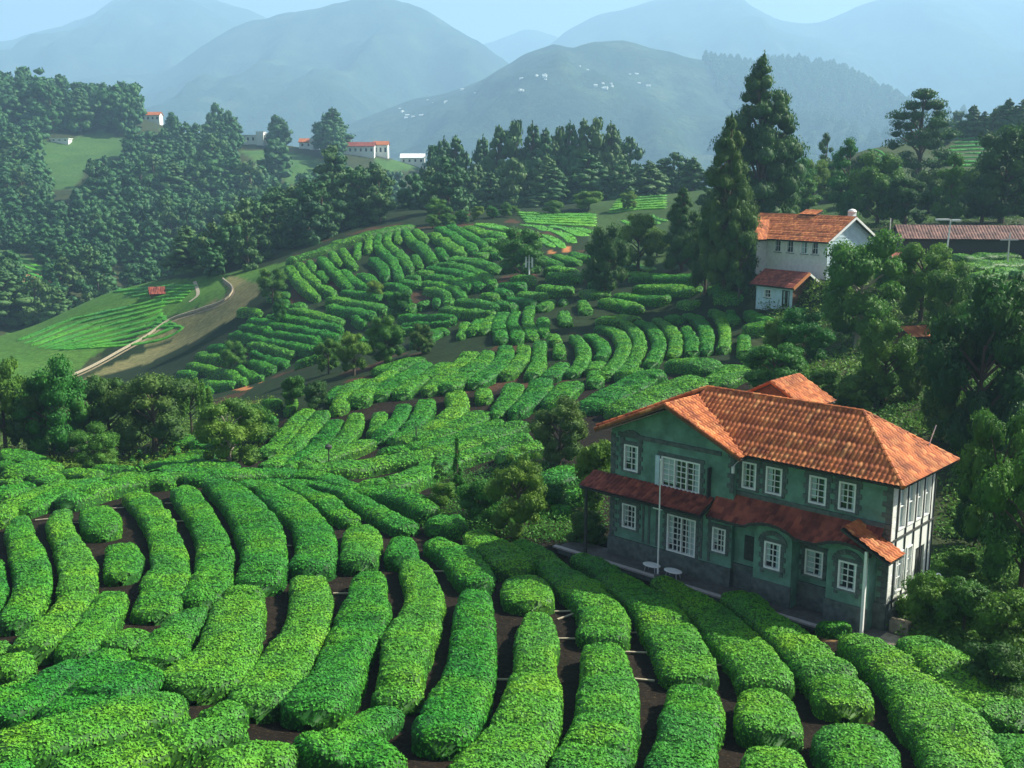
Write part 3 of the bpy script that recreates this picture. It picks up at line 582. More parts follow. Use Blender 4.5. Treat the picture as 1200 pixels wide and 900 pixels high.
mountain('mountain', [(-500,190),(-60,120),(60,100),(130,85),(190,92),(235,52),(262,38),(300,20),(350,16),(410,0),(448,-8),(480,0),(505,18),(530,32),(560,48),(590,70),(640,110),(720,160),(1000,195),(1700,200)], 2600, 1100, 900, 11, .15)
mountain('mountain', [(-700,60),(-200,110),(0,84),(40,66),(90,40),(140,8),(180,-14),(215,-8),(260,22),(320,50),(420,90),(560,150),(900,190)], 3300, 1200, 900, 17, .12)
mountain('mountain', [(-900,-30),(-300,10),(0,52),(60,34),(118,18),(135,-4),(200,-20),(330,30),(500,150),(700,180)], 3700, 1500, 1000, 23, .1)
mountain('mountain', [(350,150),(480,100),(540,62),(590,44),(620,34),(650,42),(690,58),(760,90),(900,140),(1200,180)], 4300, 1300, 900, 29, .08)
mountain('mountain', [(450,170),(600,90),(660,36),(700,18),(740,8),(790,-6),(850,-12),(900,20),(950,30),(1000,10),(1060,-10),(1150,-6),(1300,10),(1500,40),(1900,60)], 3600, 1500, 1200, 31, .1)
# ------------------------------------------------------------------ building materials
M['wall'] = simple('green_render', (.14,.275,.21), .85, .35, 1.1, .25, .02)
M['stone'] = simple('dark_stone', (.11,.135,.125), .9, .35, 3, .6, .04)
M['stone2'] = simple('grey_green_stone', (.15,.20,.175), .9, .35, 4, .6, .03)
M['white'] = simple('white_paint', (.86,.87,.84), .5, .06, 8, .05, .005)
M['whitewall'] = simple('whitewashed_wall', (.74,.76,.70), .85, .12, 2, .3, .02)
M['timber'] = simple('dark_timber', (.05,.055,.05), .8, .3, 6, .3, .01)
M['bluewall'] = simple('pale_blue_wall', (.52,.66,.72), .8, .14, 1.5, .2, .02)
M['concrete'] = simple('terrace_stone', (.12,.115,.11), .9, .3, 2, .5, .02)
M['kerb'] = simple('pale_kerb', (.42,.38,.36), .9, .2, 4, .3, .01)
M['steps'] = simple('step_stone', (.38,.33,.24), .9, .3, 4, .5, .03)
M['wood'] = simple('brown_wood', (.16,.08,.045), .8, .3, 6, .3, .01)
M['orange'] = simple('sunlit_board', (.55,.20,.07), .8, .2, 4, .2, .01)  # bright orange standing in for sunlight on the annex gable end
M['metal'] = simple('grey_metal', (.55,.57,.58), .4, .1, 10, .0, .01, .6)
M['red'] = simple('red_paint', (.40,.07,.045), .7, .2, 3, .2, .01)
M['pale'] = simple('curtained_glass', (.42,.56,.55), .25, .1, 3, 0, .01)
def glassmat():
    m, nt, b = newmat('window_glass'); b.inputs['Base Color'].default_value = (.015,.022,.028,1); b.inputs['Roughness'].default_value = .08; b.inputs['Specular IOR Level'].default_value = .6
    return m
M['glass'] = glassmat()
def tilemat(name, stops, rough=.75):
    m, nt, b = newmat(name); at = N(nt, 'ShaderNodeAttribute', attribute_name='rnd'); g = N(nt, 'ShaderNodeTexCoord').outputs['Object']
    c = ramp(nt, at.outputs['Fac'], stops)
    c = mixc(nt, 1., c, ramp(nt, noise(nt, .7, 5, g, .7), [(.30, (.42,.40,.40)), (.55, (1.05,1.02,1.)), (.75, (1.2,1.15,1.05))]), 'MULTIPLY')
    nt.links.new(c, b.inputs['Base Color']); b.inputs['Roughness'].default_value = rough; b.inputs['Specular IOR Level'].default_value = .25
    bump(nt, b, noise(nt, 25, 3, g), .3, .01); return m
M['tile'] = tilemat('clay_tiles', [(0, (.28,.080,.034)), (.35, (.42,.125,.044)), (.8, (.54,.180,.058)), (1, (.66,.29,.11))])
M['tile_dark'] = tilemat('old_red_tiles', [(0, (.15,.035,.028)), (.5, (.25,.060,.042)), (1, (.36,.10,.06))])
M['tile_brown'] = tilemat('brown_sheet', [(0, (.10,.055,.05)), (.5, (.15,.08,.07)), (1, (.22,.12,.10))])
def tiles(poly, eave, up, mat, parent, name='roof_tiles', seed=0, pitch=.27, row=.36, amp=.07, lift=.03, thick=.12, under=None):
    """poly: coplanar polygon (local coords); eave: unit vector along eave; up: unit vector up the slope"""
    rs = np.random.default_rng(seed); eave = np.array(eave, float); eave /= np.linalg.norm(eave); up = np.array(up, float); up /= np.linalg.norm(up); nrm = np.cross(eave, up); nrm = nrm if nrm[2] > 0 else -nrm
    P_ = np.array(poly, float); O = P_[0]; S = (P_-O)@eave; T_ = (P_-O)@up
    ss = np.arange(S.min()+.001, S.max(), pitch/6); sub = 3
    def rng_(s):
        hits = []
        for i in range(len(P_)):
            a, b = (S[i], T_[i]), (S[(i+1) % len(P_)], T_[(i+1) % len(P_)])
            if (a[0]-s)*(b[0]-s) <= 0 and a[0] != b[0]: hits.append(a[1]+(b[1]-a[1])*(s-a[0])/(b[0]-a[0]))
        return (min(hits), max(hits)) if len(hits) > 1 else (0, 0)
    lo, hi = np.array([rng_(s) for s in ss]).T; t0 = T_.min(); nt_ = int((T_.max()-t0)/row*sub)+2
    tt = t0+np.arange(nt_)*row/sub; SS, TT = np.meshgrid(ss, tt); TC = np.clip(TT, lo[None], hi[None])
    fr = ((TC-t0)/row) % 1; h = amp*np.abs(np.cos(math.pi*SS/pitch))**.8+(1-fr)*.075+lift
    ci = np.floor(SS/pitch+.5).astype(int)-int(S.min()/pitch)+3; ri = np.floor((TC-t0)/row+1e-4).astype(int); tb = rs.random((ci.max()+3, ri.max()+3)); tb = np.clip(tb, 0, 1)
    A_ = tb[ci, ri]; h = h+(tb[(ci*7+3) % tb.shape[0], (ri*5+1) % tb.shape[1]]-.5)*.012
    V = O+SS[..., None]*eave+TC[..., None]*up+h[..., None]*nrm
    I = np.arange(V.shape[0]*V.shape[1]).reshape(V.shape[:2]); f = np.stack([I[:-1, :-1], I[:-1, 1:], I[1:, 1:], I[1:, :-1]], -1)
    ok = ((TC[1:, :-1]-TC[:-1, :-1])+(TC[1:, 1:]-TC[:-1, 1:])) > .002
    o = bpy.data.objects.new(name, npmesh(name, V.reshape(-1, 3), f[ok], [mat], smooth=False, attr={'rnd': ('FLOAT', A_)})); put(o, parent)
    if under is not None:
        b = MB(); b.prism([np.array(q, float)-nrm*thick for q in poly], nrm*(thick-.01)); b.build('roof_board', under, o)
    return o
def caps(parent, lines, mat, r=.13, name='ridge_cap'):
    b = MB()
    for a, c in lines:
        a = np.array(a, float); c = np.array(c, float); n = max(2, int(np.linalg.norm(c-a)/.42)); d = (c-a)/n
        for i in range(n): b.tube([a+d*i+(0, 0, .05), a+d*(i+1.12)+(0, 0, .04)], [r, r*.82], 8); b.a[-16:] = [random.random()]*16
    return b.build(name, mat, parent, attr=True)
# ------------------------------------------------------------------ the green house. local (u along the facade, v inwards, z) -> (-u, v, z)
def L(u, v, z): return (-u, v, z)
house = empty('green_house', P0, TH-math.pi/2, 'two-storey green house with orange clay tile roof and white end wall, on the tea slope', 'house')
def wallplane(name, holes, rect, at, mat, parent, axis='u', depth=.24, tri=None, flip=1):
    depth = .13 if axis == 'v' and mat is M['whitewall'] else depth
    """a wall face with openings; axis u: facade at v=at, axis v: end wall at u=at"""
    a0, a1, z0, z1 = rect; xs = sorted({a0, a1, *[h[0] for h in holes], *[h[1] for h in holes]}); zs = sorted({z0, z1, *[h[2] for h in holes], *[h[3] for h in holes]})
    pt = (lambda a, d, z: L(a, at+d*flip, z)) if axis == 'u' else (lambda a, d, z: L(at+d*flip, a, z))
    b = MB()
    for i in range(len(xs)-1):
        for j in range(len(zs)-1):
            cx, cz = (xs[i]+xs[i+1])/2, (zs[j]+zs[j+1])/2
            if any(h[0] < cx < h[1] and h[2] < cz < h[3] for h in holes): continue
            b.add([pt(xs[i], 0, zs[j]), pt(xs[i+1], 0, zs[j]), pt(xs[i+1], 0, zs[j+1]), pt(xs[i], 0, zs[j+1])], [(0, 1, 2, 3)])
    for h in holes:
        q = [(h[0], h[2]), (h[1], h[2]), (h[1], h[3]), (h[0], h[3])]
        for k in range(4):
            (x0, y0), (x1, y1) = q[k], q[(k+1) % 4]; b.add([pt(x0, 0, y0), pt(x1, 0, y1), pt(x1, depth, y1), pt(x0, depth, y0)], [(0, 1, 2, 3)])
    if tri: b.add([pt(a, 0, z) for a, z in tri], [tuple(range(len(tri)))])
    return b.build(name, mat, parent)
def window(parent, a0, a1, z0, z1, at, nx, nz, axis='u', flip=1, mat='white', sill=True, name='window', fw=.09, split=1, pane='glass'):
    pt = (lambda a, d, z: L(a, at+d*flip, z)) if axis == 'u' else (lambda a, d, z: L(at+d*flip, a, z))
    def bx(b, x0, x1, d0, d1, y0, y1):
        p, q = pt(x0, d0, y0), pt(x1, d1, y1); lo = [min(i, j) for i, j in zip(p, q)]; hi = [max(i, j) for i, j in zip(p, q)]
        b.box(lo[0], hi[0], lo[1], hi[1], lo[2], hi[2])
    f = MB(); bx(f, a0, a1, -.05, .13, z0, z0+fw); bx(f, a0, a1, -.05, .13, z1-fw, z1); bx(f, a0, a0+fw, -.052, .132, z0+fw, z1-fw); bx(f, a1-fw, a1, -.052, .132, z0+fw, z1-fw)
    for s in range(split):
        b0 = a0+fw+(a1-a0-2*fw)*s/split; b1 = a0+fw+(a1-a0-2*fw)*(s+1)/split
        if s: bx(f, b0-.04, b0+.04, -.045, .125, z0+fw, z1-fw)
        for i in range(1, nx): c = b0+(b1-b0)*i/nx; bx(f, c-.018, c+.018, .02, .1, z0+fw, z1-fw)
        for i in range(1, nz): c = z0+fw+(z1-z0-2*fw)*i/nz; bx(f, b0, b1, .025, .095, c-.018, c+.018)
    w_ = f.build(name, M[mat], parent)
    g = MB(); bx(g, a0+.02, a1-.02, .11, .125, z0+.02, z1-.02); g.build('pane', M[pane], w_)
    if pane == 'glass':
        cu_ = MB(); ra = random.random()*.5; bx(cu_, a0+fw+.01, a0+fw+(a1-a0)*(.12+ra*.35), .100, .108, z0+fw, z1-fw); cu_.build('curtain', M['pale'], w_); cu_ = MB(); bx(cu_, a1-fw-(a1-a0)*(.10+.3*random.random()), a1-fw-.01, .100, .108, z0+fw+(z1-z0)*.3*random.random(), z1-fw); cu_.build('curtain', M['pale'], w_)
    if sill: s_ = MB(); bx(s_, a0-.08, a1+.08, -.14, .1, z0-.09, z0-.003); s_.build('sill', M['stone2'], w_)
    return w_
def quoins(b, a, z0, z1, at, side, axis='u', flip=1, w=.34, d=.05, arch=None):
    pt = (lambda a_, dd, z: L(a_, at+dd*flip, z)) if axis == 'u' else (lambda a_, dd, z: L(at+dd*flip, a_, z))
    z = z0; k = 0
    while z < z1-.05:
        h = min(.27, z1-z); ww = w if k % 2 else w*.6; p = pt(a, .03, z+.01); q = pt(a+side*ww, -d, z+h-.012); lo = [min(i, j) for i, j in zip(p, q)]; hi = [max(i, j) for i, j in zip(p, q)]
        b.box(lo[0], hi[0], lo[1], hi[1], lo[2], hi[2]); z += h; k += 1
UP = [(1.85,2.75),(3.4,4.35),(5.85,6.8),(7.35,8.2)]; LO = [(3.35,4.35),(8.85,9.7)]
UW = [(14.75,15.75,4.45,5.98),(10.6,13.15,4.0,5.75)]; LW = [(14.8,15.8,1.0,2.45),(10.75,12.65,.35,2.5)]
hole_main = [(a, b, 4.85, 6.3) for a, b in UP]+[(a, b, 1.05, 2.42) for a, b in LO[:1]]
wallplane('wall', hole_main+[], (0, 8.5, -.75, 6.85), 0, M['wall'], house)
hole_wing = UW+LW+[(8.85, 9.7, 1.05, 2.42)]
wallplane('wall', hole_wing, (8.5, 16.7, -.75, 6.72), -.3, M['wall'], house, tri=[(8.5, 6.72), (16.7, 6.72), (12.4, 8.62)])
b = MB(); b.add([L(8.5, -.3, -.75), L(8.5, 0, -.75), L(8.5, 0, 6.85), L(8.5, -.3, 6.85)], [(0, 1, 2, 3)]); b.add([L(16.7, -.3, -.75), L(16.7, 5.2, -.75), L(16.7, 5.2, 6.72), L(16.7, -.3, 6.72)], [(0, 1, 2, 3)])
b.add([L(0, 5.2, -.75), L(16.7, 5.2, -.75), L(16.7, 5.2, 6.8), L(0, 5.2, 6.8)], [(0, 1, 2, 3)]); b.build('wall', M['wall'], house)
eh = [(.75,1.55,4.15,6.45),(1.8,2.6,4.15,6.45),(2.85,3.55,4.15,6.45),(3.8,4.5,4.15,6.45),(.8,1.7,.9,3.0),(2.0,2.7,.9,3.0),(3.2,4.3,-.2,2.6)]
ew = wallplane('end_wall', eh, (0, 5.2, -.75, 6.85), 0, M['whitewall'], house, axis='v'); ew['label'] = 'whitewashed end wall with dark timber strips'
tb = MB()
for v_ in (.62, 1.68, 2.72, 3.68, 4.62, 5.1): p = L(-.05, v_-.055, -.2); tb.box(-.01, .06, v_-.03, v_+.03, .2, 6.7)
for z_ in (3.72, .55, 6.6): tb.box(-.008, .075, 0, 5.2, z_, z_+.08)
tb.build('timber_frame', M['timber'], house)
qb = MB(); quoins(qb, 0, -.7, 6.7, 0, 1, 'v', w=.42, d=.03); qb.build('corner_stones', M['whitewall'], house)
for h in eh[:4]: window(house, *h, 0, 1, 2, 'v', mat='white', sill=False, fw=.07, pane='pale')
for h in eh[4:6]: window(house, *h, 0, 2, 3, 'v', sill=False, fw=.07, pane='pale')
d_ = MB(); d_.box(-.16, -.10, 3.24, 4.26, -.2, 2.56); d_ = d_.build('door', M['timber'], house); k_ = MB(); k_.lathe([(.01, 0), (.04, .02), (.04, .06), (.01, .08)], (-.08, 3.36, 1.)); k_.build('handle', M['metal'], d_)
for a, b_ in UP: window(house, a, b_, 4.85, 6.3, 0, 2, 4)
for a, b_ in LO[:1]: window(house, a, b_, 1.05, 2.42, 0, 2, 4)
window(house, 8.85, 9.7, 1.05, 2.42, -.3, 3, 4)
window(house, *UW[0], -.3, 2, 4); window(house, *UW[1], -.3, 2, 5, split=3); window(house, *LW[0], -.3, 3, 4)
dd = window(house, *LW[1], -.3, 3, 6, split=2, sill=False, name='glazed_door'); h_ = MB(); h_.box(-11.78, -11.74, -.42, -.36, 1.2, 1.36); h_.build('handle', M['metal'], dd)
# stone surrounds round every opening, arches above the upper left one and the arched bays
sb = MB()
for (a, b_, z0, z1) in [(a, b_, 4.85, 6.3) for a, b_ in UP]+[(a, b_, 1.05, 2.42) for a, b_ in LO[:1]]:
    quoins(sb, a, z0-.1, z1+.1, 0, -1, w=.3); quoins(sb, b_, z0-.1, z1+.1, 0, 1, w=.3); sb.box(-b_-.25, -a+.25, -.055, .02, z1+.012, z1+.24)
for (a, b_, z0, z1) in UW+LW+[(8.85, 9.7, 1.05, 2.42)]:
    quoins(sb, a, z0-.1, z1+.1, -.3, -1, w=.3); quoins(sb, b_, z0-.1, z1+.1, -.3, 1, w=.3); sb.box(-b_-.25, -a+.25, -.355, -.28, z1+.012, z1+.22)
quoins(sb, 8.5, 4.5, 6.6, -.3, 1, w=.4); quoins(sb, 16.7, -.2, 6.5, -.3, -1, w=.5); quoins(sb, 0, -.2, 6.7, 0, 1, w=.5, d=.045)
for cu, cz, at in ((15.25, 5.98, -.3),):
    for k in range(9):
        a0, a1 = math.pi*k/9, math.pi*(k+.92)/9; sb.prism([L(cu+math.cos(t)*r_, at-.06, cz+.2+math.sin(t)*r_*.85) for r_, t in ((.5, a0), (.82, a0), (.82, a1), (.5, a1))], (0, .05, 0))
for (a, b_, z_, at) in ((0, 8.5, 4.55, 0), (8.5, 16.7, 3.86, -.3), (9.3, 16.2, 6.55, -.3)): sb.box(-b_+.03, -a-.03, at-.08, at+.02, z_-.14, z_+.10)
for u_ in (9.9, 10.4, 13.35, 13.9, 14.3): sb.box(-u_-.07, -u_+.07, -.335, -.28, .4 if u_ > 13 else .4, 3.2)
sb.build('stone_surround', M['stone'], house)
pb = MB(); pb.box(-8.5, 0.04, -.14, .3, -1.6, .62); pb.box(-16.75, -8.46, -.44, .3, -1.9, .32); pb.box(.0, .12, 0, 5.24, -1.6, .18)
pb.build('plinth', M['stone'], house)
# solid arched bays on the ground floor, each with its window under a stone arch
BV = -.85
for cu in (5.75, 1.66):
    n = 18; hw = 1.08; b0, b1 = cu-.47, cu+.47; z0w, z1w = 1.15, 2.6
    a_ = wallplane('arched_bay', [(b0, b1, z0w, z1w)], (cu-hw, cu+hw, -.9, 2.75), BV, M['wall'], house, tri=[(cu+hw*math.cos(math.pi*k/n), 2.75+.85*math.sin(math.pi*k/n)) for k in range(n+1)])
    sb2 = MB()
    for k in range(n):
        p = [(cu+hw*math.cos(math.pi*q/n), 2.75+.85*math.sin(math.pi*q/n)) for q in (k, k+1)]; sb2.add([L(p[0][0], BV, p[0][1]), L(p[1][0], BV, p[1][1]), L(p[1][0], 0, p[1][1]), L(p[0][0], 0, p[0][1])], [(0, 1, 2, 3)])
    for s in (-1, 1): sb2.add([L(cu+s*hw, BV, -.9), L(cu+s*hw, 0, -.9), L(cu+s*hw, 0, 2.75), L(cu+s*hw, BV, 2.75)], [(0, 1, 2, 3)])
    sb2.build('bay_side', M['wall'], a_)
    window(house, b0, b1, z0w, z1w, BV, 2, 4)
    rb = MB(); quoins(rb, b0, z0w-.3, 2.5, BV, -1, w=.28); quoins(rb, b1, z0w-.3, 2.5, BV, 1, w=.28)
    for k in range(11):
        a0, a1 = math.pi*k/11, math.pi*(k+.9)/11; rb.prism([L(cu+math.cos(t)*r_, BV-.06, 2.5+math.sin(t)*r_*.85) for r_, t in ((.55, a0), (.84, a0), (.84, a1), (.55, a1))], (0, .05, 0))
    rb.box(-b1, -b0, BV-.03, BV+.1, z1w+.01, z1w+.18); rb.box(-cu-hw-.04, -cu+hw+.04, BV-.07, BV+.02, -.9, .45)
    rb.build('arch_stones', M['stone'], house)
# roof
ze, zr = 6.78, 9.3; e0, e1, f0, f1 = -.75, 17.45, -.75, 5.95; rv = 2.6; r0, r1 = 2.95, 12.2
zr2 = zr; C = lambda u, v, z: np.array(L(u, v, z))
sl_f = C(0, rv, zr)-C(0, f0, ze); sl_f /= np.linalg.norm(sl_f); sl_b = C(0, rv, zr)-C(0, f1, ze); sl_b /= np.linalg.norm(sl_b)
tiles([C(e0,f0,ze),C(7.75,f0,ze),C(12.4,2.02,ze+(2.02-f0)*(zr-ze)/(rv-f0)),C(r1,rv,zr),C(r0,rv,zr)], (1,0,0), sl_f, M['tile'], house, 'roof_slope', 1, under=M['timber'])
tiles([C(e0,f1,ze),C(e1,f1,ze),C(r1,rv,zr),C(r0,rv,zr)], (1,0,0), sl_b, M['tile'], house, 'roof_slope', 2, under=M['timber'])
su = C(r0,0,zr)-C(e0,0,ze); tiles([C(e0,f0,ze),C(e0,f1,ze),C(r0,rv,zr)], (0,1,0), su, M['tile'], house, 'roof_slope', 3, under=M['timber'])
su = C(r1,0,zr)-C(e1,0,ze); tiles([C(e1,f0,ze),C(e1,f1,ze),C(r1,rv,zr)], (0,1,0), su, M['tile'], house, 'roof_slope', 4, under=M['timber'])
# cross gable of the left wing
gz, ge = 8.86, 6.72; gu, gl, gr = 12.4, 17.2, 7.6; gv0, gv1 = -1.25, 2.15
s1 = C(gu,0,gz)-C(gr,0,ge); tiles([C(gr,gv0,ge),C(gu,gv0,gz),C(gu,gv1,gz),C(gr,-.45,ge)], (0,1,0), s1, M['tile'], house, 'gable_slope', 5, under=M['timber'])
s2 = C(gu,0,gz)-C(gl,0,ge); tiles([C(gl,gv0,ge),C(gu,gv0,gz),C(gu,gv1,gz),C(gl,-.45,ge)], (0,1,0), s2, M['tile'], house, 'gable_slope', 6, under=M['timber'])
caps(house, [(C(r0,rv,zr),C(r1,rv,zr)),(C(e0,f0,ze),C(r0,rv,zr)),(C(e0,f1,ze),C(r0,rv,zr)),(C(e1,f0,ze),C(r1,rv,zr)),(C(e1,f1,ze),C(r1,rv,zr)),(C(gu,gv0,gz),C(gu,gv1,gz))], M['tile'])
vb = MB(); vb.bar(C(gr,gv0,ge+.0),C(gu,gv0,gz+.0),.08,.26); vb.bar(C(gl,gv0,ge+.0),C(gu,gv0,gz+.0),.08,.26); vb.build('barge_board', M['wood'], house)
caps(house, [(C(gr,gv0,ge+.02),C(gu,gv0,gz+.02)),(C(gl,gv0,ge+.02),C(gu,gv0,gz+.02))], M['tile'], .1, 'verge_tile')
# rear wing roof tip
rz = 9.45; q0 = 9.95
for s in (-1, 1):
    sv = C(q0,0,rz)-C(q0+s*2.4,0,rz-1.3); tiles([C(q0+s*2.4,5.7,rz-1.3),C(q0,5.7,rz),C(q0,9,rz),C(q0+s*2.4,9,rz-1.3)], (0,1,0), sv, M['tile'], house, 'rear_roof_slope', 8+s, under=M['timber'])
b = MB(); b.prism([C(q0-2.1,5.8,rz-1.3),C(q0+2.1,5.8,rz-1.3),C(q0,5.8,rz-.14)],(0,.15,0)); b.box(-q0-2.1,-q0+2.1,5.22,9,-.75,rz-1.3); b.build('rear_wing', M['wood'], house)
caps(house, [(C(q0,5.7,rz),C(q0,9,rz)),(C(q0-2.4,5.7,rz-1.3),C(q0,5.7,rz)),(C(q0+2.4,5.7,rz-1.3),C(q0,5.7,rz))], M['tile'], .1, 'verge_tile')
# verandah roofs
def lean(u0,u1,v0,z0,v1,z1,seed,mat='tile_dark',name='verandah_roof'):
    sv = C(0,v1,z1)-C(0,v0,z0); return tiles([C(u0,v0,z0),C(u1,v0,z0),C(u1,v1,z1),C(u0,v1,z1)], (1,0,0), sv, M[mat], house, name, seed, under=M['timber'])
lean(9.6,17.9,-1.75,3.3,-.3,3.95,11)
def curved(u0,u1,v0,v1,arches,z1,seed):
    """verandah roof whose front edge rises over the arches"""
    b = MB(); us = np.arange(u0,u1,.045); n = 14; rs = np.random.default_rng(seed); tb_ = rs.random((400,30))
    V, A = [], []
    for i,u in enumerate(us):
        lift = sum(max(0,1-((u-c)/1.5)**2)*.42 for c in arches); zf = 3.25+lift
        for j in range(n):
            t = j/(n-1); z = zf+(z1-zf)*t+.04*abs(math.cos(math.pi*u/.27))+.03*(1-(t*4)%1)+(.12*math.sin(math.pi*t)*-1)
            V.append(C(u, v0+(v1-v0)*t, z)); A.append(tb_[int(u/.27+.5)+3, int(t*4)])
    f = [(i*n+j,(i+1)*n+j,(i+1)*n+j+1,i*n+j+1) for i in range(len(us)-1) for j in range(n-1)]
    b.add(V,f,A); o = b.build('verandah_roof', M['tile_dark'], house, attr=True)
    s = MB()
    for i in range(0,len(us)-4,4):
        z = V[i*n][2]; z2 = V[(i+4)*n][2]; s.bar(C(us[i],v0,z-.08),C(us[i+4],v0,z2-.08),.05,.14)
    s.build('fascia', M['timber'], o)
curved(.3,9.6,-1.35,0,(5.75,1.66),4.45,21)
su = C(1.7,0,4.5)-C(-.75,0,3.3); o = tiles([C(-.75,-1.75,3.3),C(1.7,-1.75,4.5),C(1.7,-.02,4.5),C(-.75,-.02,3.3)], (0,1,0), su, M['tile'], house, 'porch_roof', 30, under=M['timber'])
b = MB(); b.box(-.52,-.38,-1.62,-1.48,-.75,3.6); b.build('porch_post', M['white'], house); b = MB(); b.box(-17.6,-17.46,-1.6,-1.46,-.75,3.35); b.build('porch_post', M['timber'], house)
b = MB(); b.box(-13.6,-13.0,-.4,-.31,2.6,2.95); b.build('notice_board', M['white'], house); b = MB(); b.box(-14.35,-13.95,-.4,-.31,2.75,3.05); b.build('wall_box', M['steps'], house)
b = MB(); b.tube([C(8.35,-.7,5.75),C(8.35,-.7,6.1)],.09,8); b.bar(C(8.35,-.7,6.1),C(8.35,-.1,6.35),.04); b.build('wall_lamp', M['white'], house)
b = MB(); b.box(-9.98,-9.9,-.62,-.3,4.0,5.7); b.build('shutter', M['timber'], house); b = MB(); b.box(-13.5,-13.22,-.42,-.36,4.0,5.75); b.build('shutter', M['bluewall'], house)
b = MB(); b.box(-7.85,-7.2,-.08,-.01,.95,2.3); b.build('shutter', M['timber'], house); b = MB(); b.tube([C(.35,4.6,7.4),C(.1,4.9,8.7)],.025,6); b.build('antenna', M['white'], house)

# terrace in front, kerb, steps and things standing on it
def Lw(u,v,z): p = P0+D1*u+NV*v; return np.array([p[0],p[1],p[2]+z])
def grp_obj(name, label, cat, u, v, z, group=None): return empty(name, Lw(u,v,z), TH-math.pi/2, label, cat, group)
b = MB(); b.box(-19.5,1.2,-1.75,0,-1.5,-.72); o = b.build('terrace', M['concrete']); o.location = P0; o.rotation_euler = (0,0,TH-math.pi/2); tag(o, kind='structure')
rw = MB()
for k in range(40):
    u = 19.5-k*.5
    for j in range(4): rw.box(-u+(.25 if j%2 else 0), -u+.48+(.25 if j%2 else 0), -2.02-random.random()*.04, -1.75, -2.42+j*.42, -2.42+j*.42+.405)
o = rw.build('retaining_wall', M['stone']); o.location = P0; o.rotation_euler = (0,0,TH-math.pi/2); tag(o, 'low dark stone retaining wall along the front terrace of the green house', 'wall')
kb = MB(); kb.box(-19.6,1.6,-2.08,-1.77,-.735,-.64); o = kb.build('kerb', M['kerb']); o.location = P0; o.rotation_euler = (0,0,TH-math.pi/2); tag(o, 'thin pale kerb on top of the terrace wall before the green house', 'kerb')
st = MB()
for k in range(6): st.box(.3+k*.42, .3+k*.42+1.6-.2*k, -2.6+.12*k, -.4+.1*k, -2.4, -.62-k*.26)
o = st.build('stone_steps', M['steps']); o.location = P0; o.rotation_euler = (0,0,TH-math.pi/2); tag(o, 'yellowish stone steps going down beside the right corner of the green house', 'steps')
st = MB()
for k in range(5): st.box(.15, 1.1+.25*k, .2+k*.55, .2+k*.55+.5, -1.6, -.2-k*.22)
o = st.build('stone_ledge', M['steps']); o.location = P0; o.rotation_euler = (0,0,TH-math.pi/2); tag(o, 'stepped stone ledge at the foot of the white end wall', 'ledge')
g = grp_obj('flagpole', 'thin white flagpole standing before the left gable of the green house', 'flagpole', 12.1,-1.9,-.64)
b = MB(); b.tube([(0,0,0),(0,0,3.4),(0,0,6.6)],[.05,.045,.025],8); b.build('pole', M['white'], g); b = MB(); b.lathe([(.01,6.58),(.06,6.62),(.06,6.68),(.01,6.73)],n=10); b.build('finial', M['white'], g); b = MB(); b.lathe([(.2,0),(.2,.12),(.08,.16)],n=12); b.build('base', M['concrete'], g)
for i,(u,v,lab) in enumerate([(12.9,-1.35,'left one of two low white oval tables before the glazed door'),(11.5,-1.3,'right one of two low white oval tables before the glazed door')]):
    g = grp_obj('garden_table', lab, 'table', u,v,-.72,'low white tables on the terrace')
    b = MB(); b.lathe([(.52,.36),(.56,.38),(.56,.42),(.50,.44)],n=20,k=(1,.6)); b.build('tabletop', M['white'], g)
    for sx in (-1,1):
        for sy in (-1,1): b = MB(); b.tube([(sx*.36,sy*.2,0),(sx*.3,sy*.16,.37)],.025,6); b.build('leg', M['metal'], g)
g = grp_obj('round_plate', 'round brown disc with white rim propped against the white end wall', 'disc', -.75, 4.2, -.1)
b = MB(); b.tube([(.0,0,.7),(.07,0,.72)],[.5,.5],24); b.build('disc', M['steps'], g); b = MB(); pts_=[(.05,math.cos(a)*.56,.71+math.sin(a)*.56) for a in np.linspace(0,2*math.pi,28)]; b.tube(pts_,.06,6); b.build('rim', M['white'], g); b = MB(); b.tube([(-.05,0,-.4),(.0,0,.2)],.04,6); b.build('prop', M['timber'], g)
# ------------------------------------------------------------------ second house (white and pale blue, orange roof) with its low annex
h2 = empty('white_house', P2, TH2-math.pi/2, 'white and pale blue house with orange roof behind the round green tree', 'house')
Lh, Wh, Hh = 15.5, 9.4, 5.2; ap = 8.0
def slopes(parent, u0, u1, v0, v1, ze_, zr_, mat, seed, ov=.6, name='roof_slope'):
    vm = (v0+v1)/2; k = (zr_-ze_)/(vm-v0); a = C(u0-ov, v0-ov, ze_-k*ov); b_ = C(u1+ov, v0-ov, ze_-k*ov); c = C(u1+ov, vm, zr_); d = C(u0-ov, vm, zr_)
    tiles([a, b_, c, d], (1, 0, 0), d-a, M[mat], parent, name, seed, under=M['timber'])
    a2 = C(u0-ov, v1+ov, ze_-k*ov); b2 = C(u1+ov, v1+ov, ze_-k*ov); tiles([a2, b2, c, d], (1, 0, 0), d-a2, M[mat], parent, name, seed+1, under=M['timber'])
    caps(parent, [(d, c)], M[mat]); v = MB(); v.bar(a+(0.02, 0, -.05), d+(0.02, 0, -.05), .1, .28); v.bar(a2+(0.02, 0, -.05), d+(0.02, 0, -.05), .1, .28); v.build('barge_board', M['white'], parent)
fh = [(1.4,2.6,3.2,4.8),(3.2,4.4,3.2,4.8),(5.6,6.8,3.2,4.8),(7.8,9.0,3.2,4.8)]
wallplane('wall', fh, (0, Lh, 0, Hh), 0, M['whitewall'], h2)
for h in fh: window(h2, *h, 0, 2, 2)
gh = [(3.3, 5.3, 2.6, 4.2)]
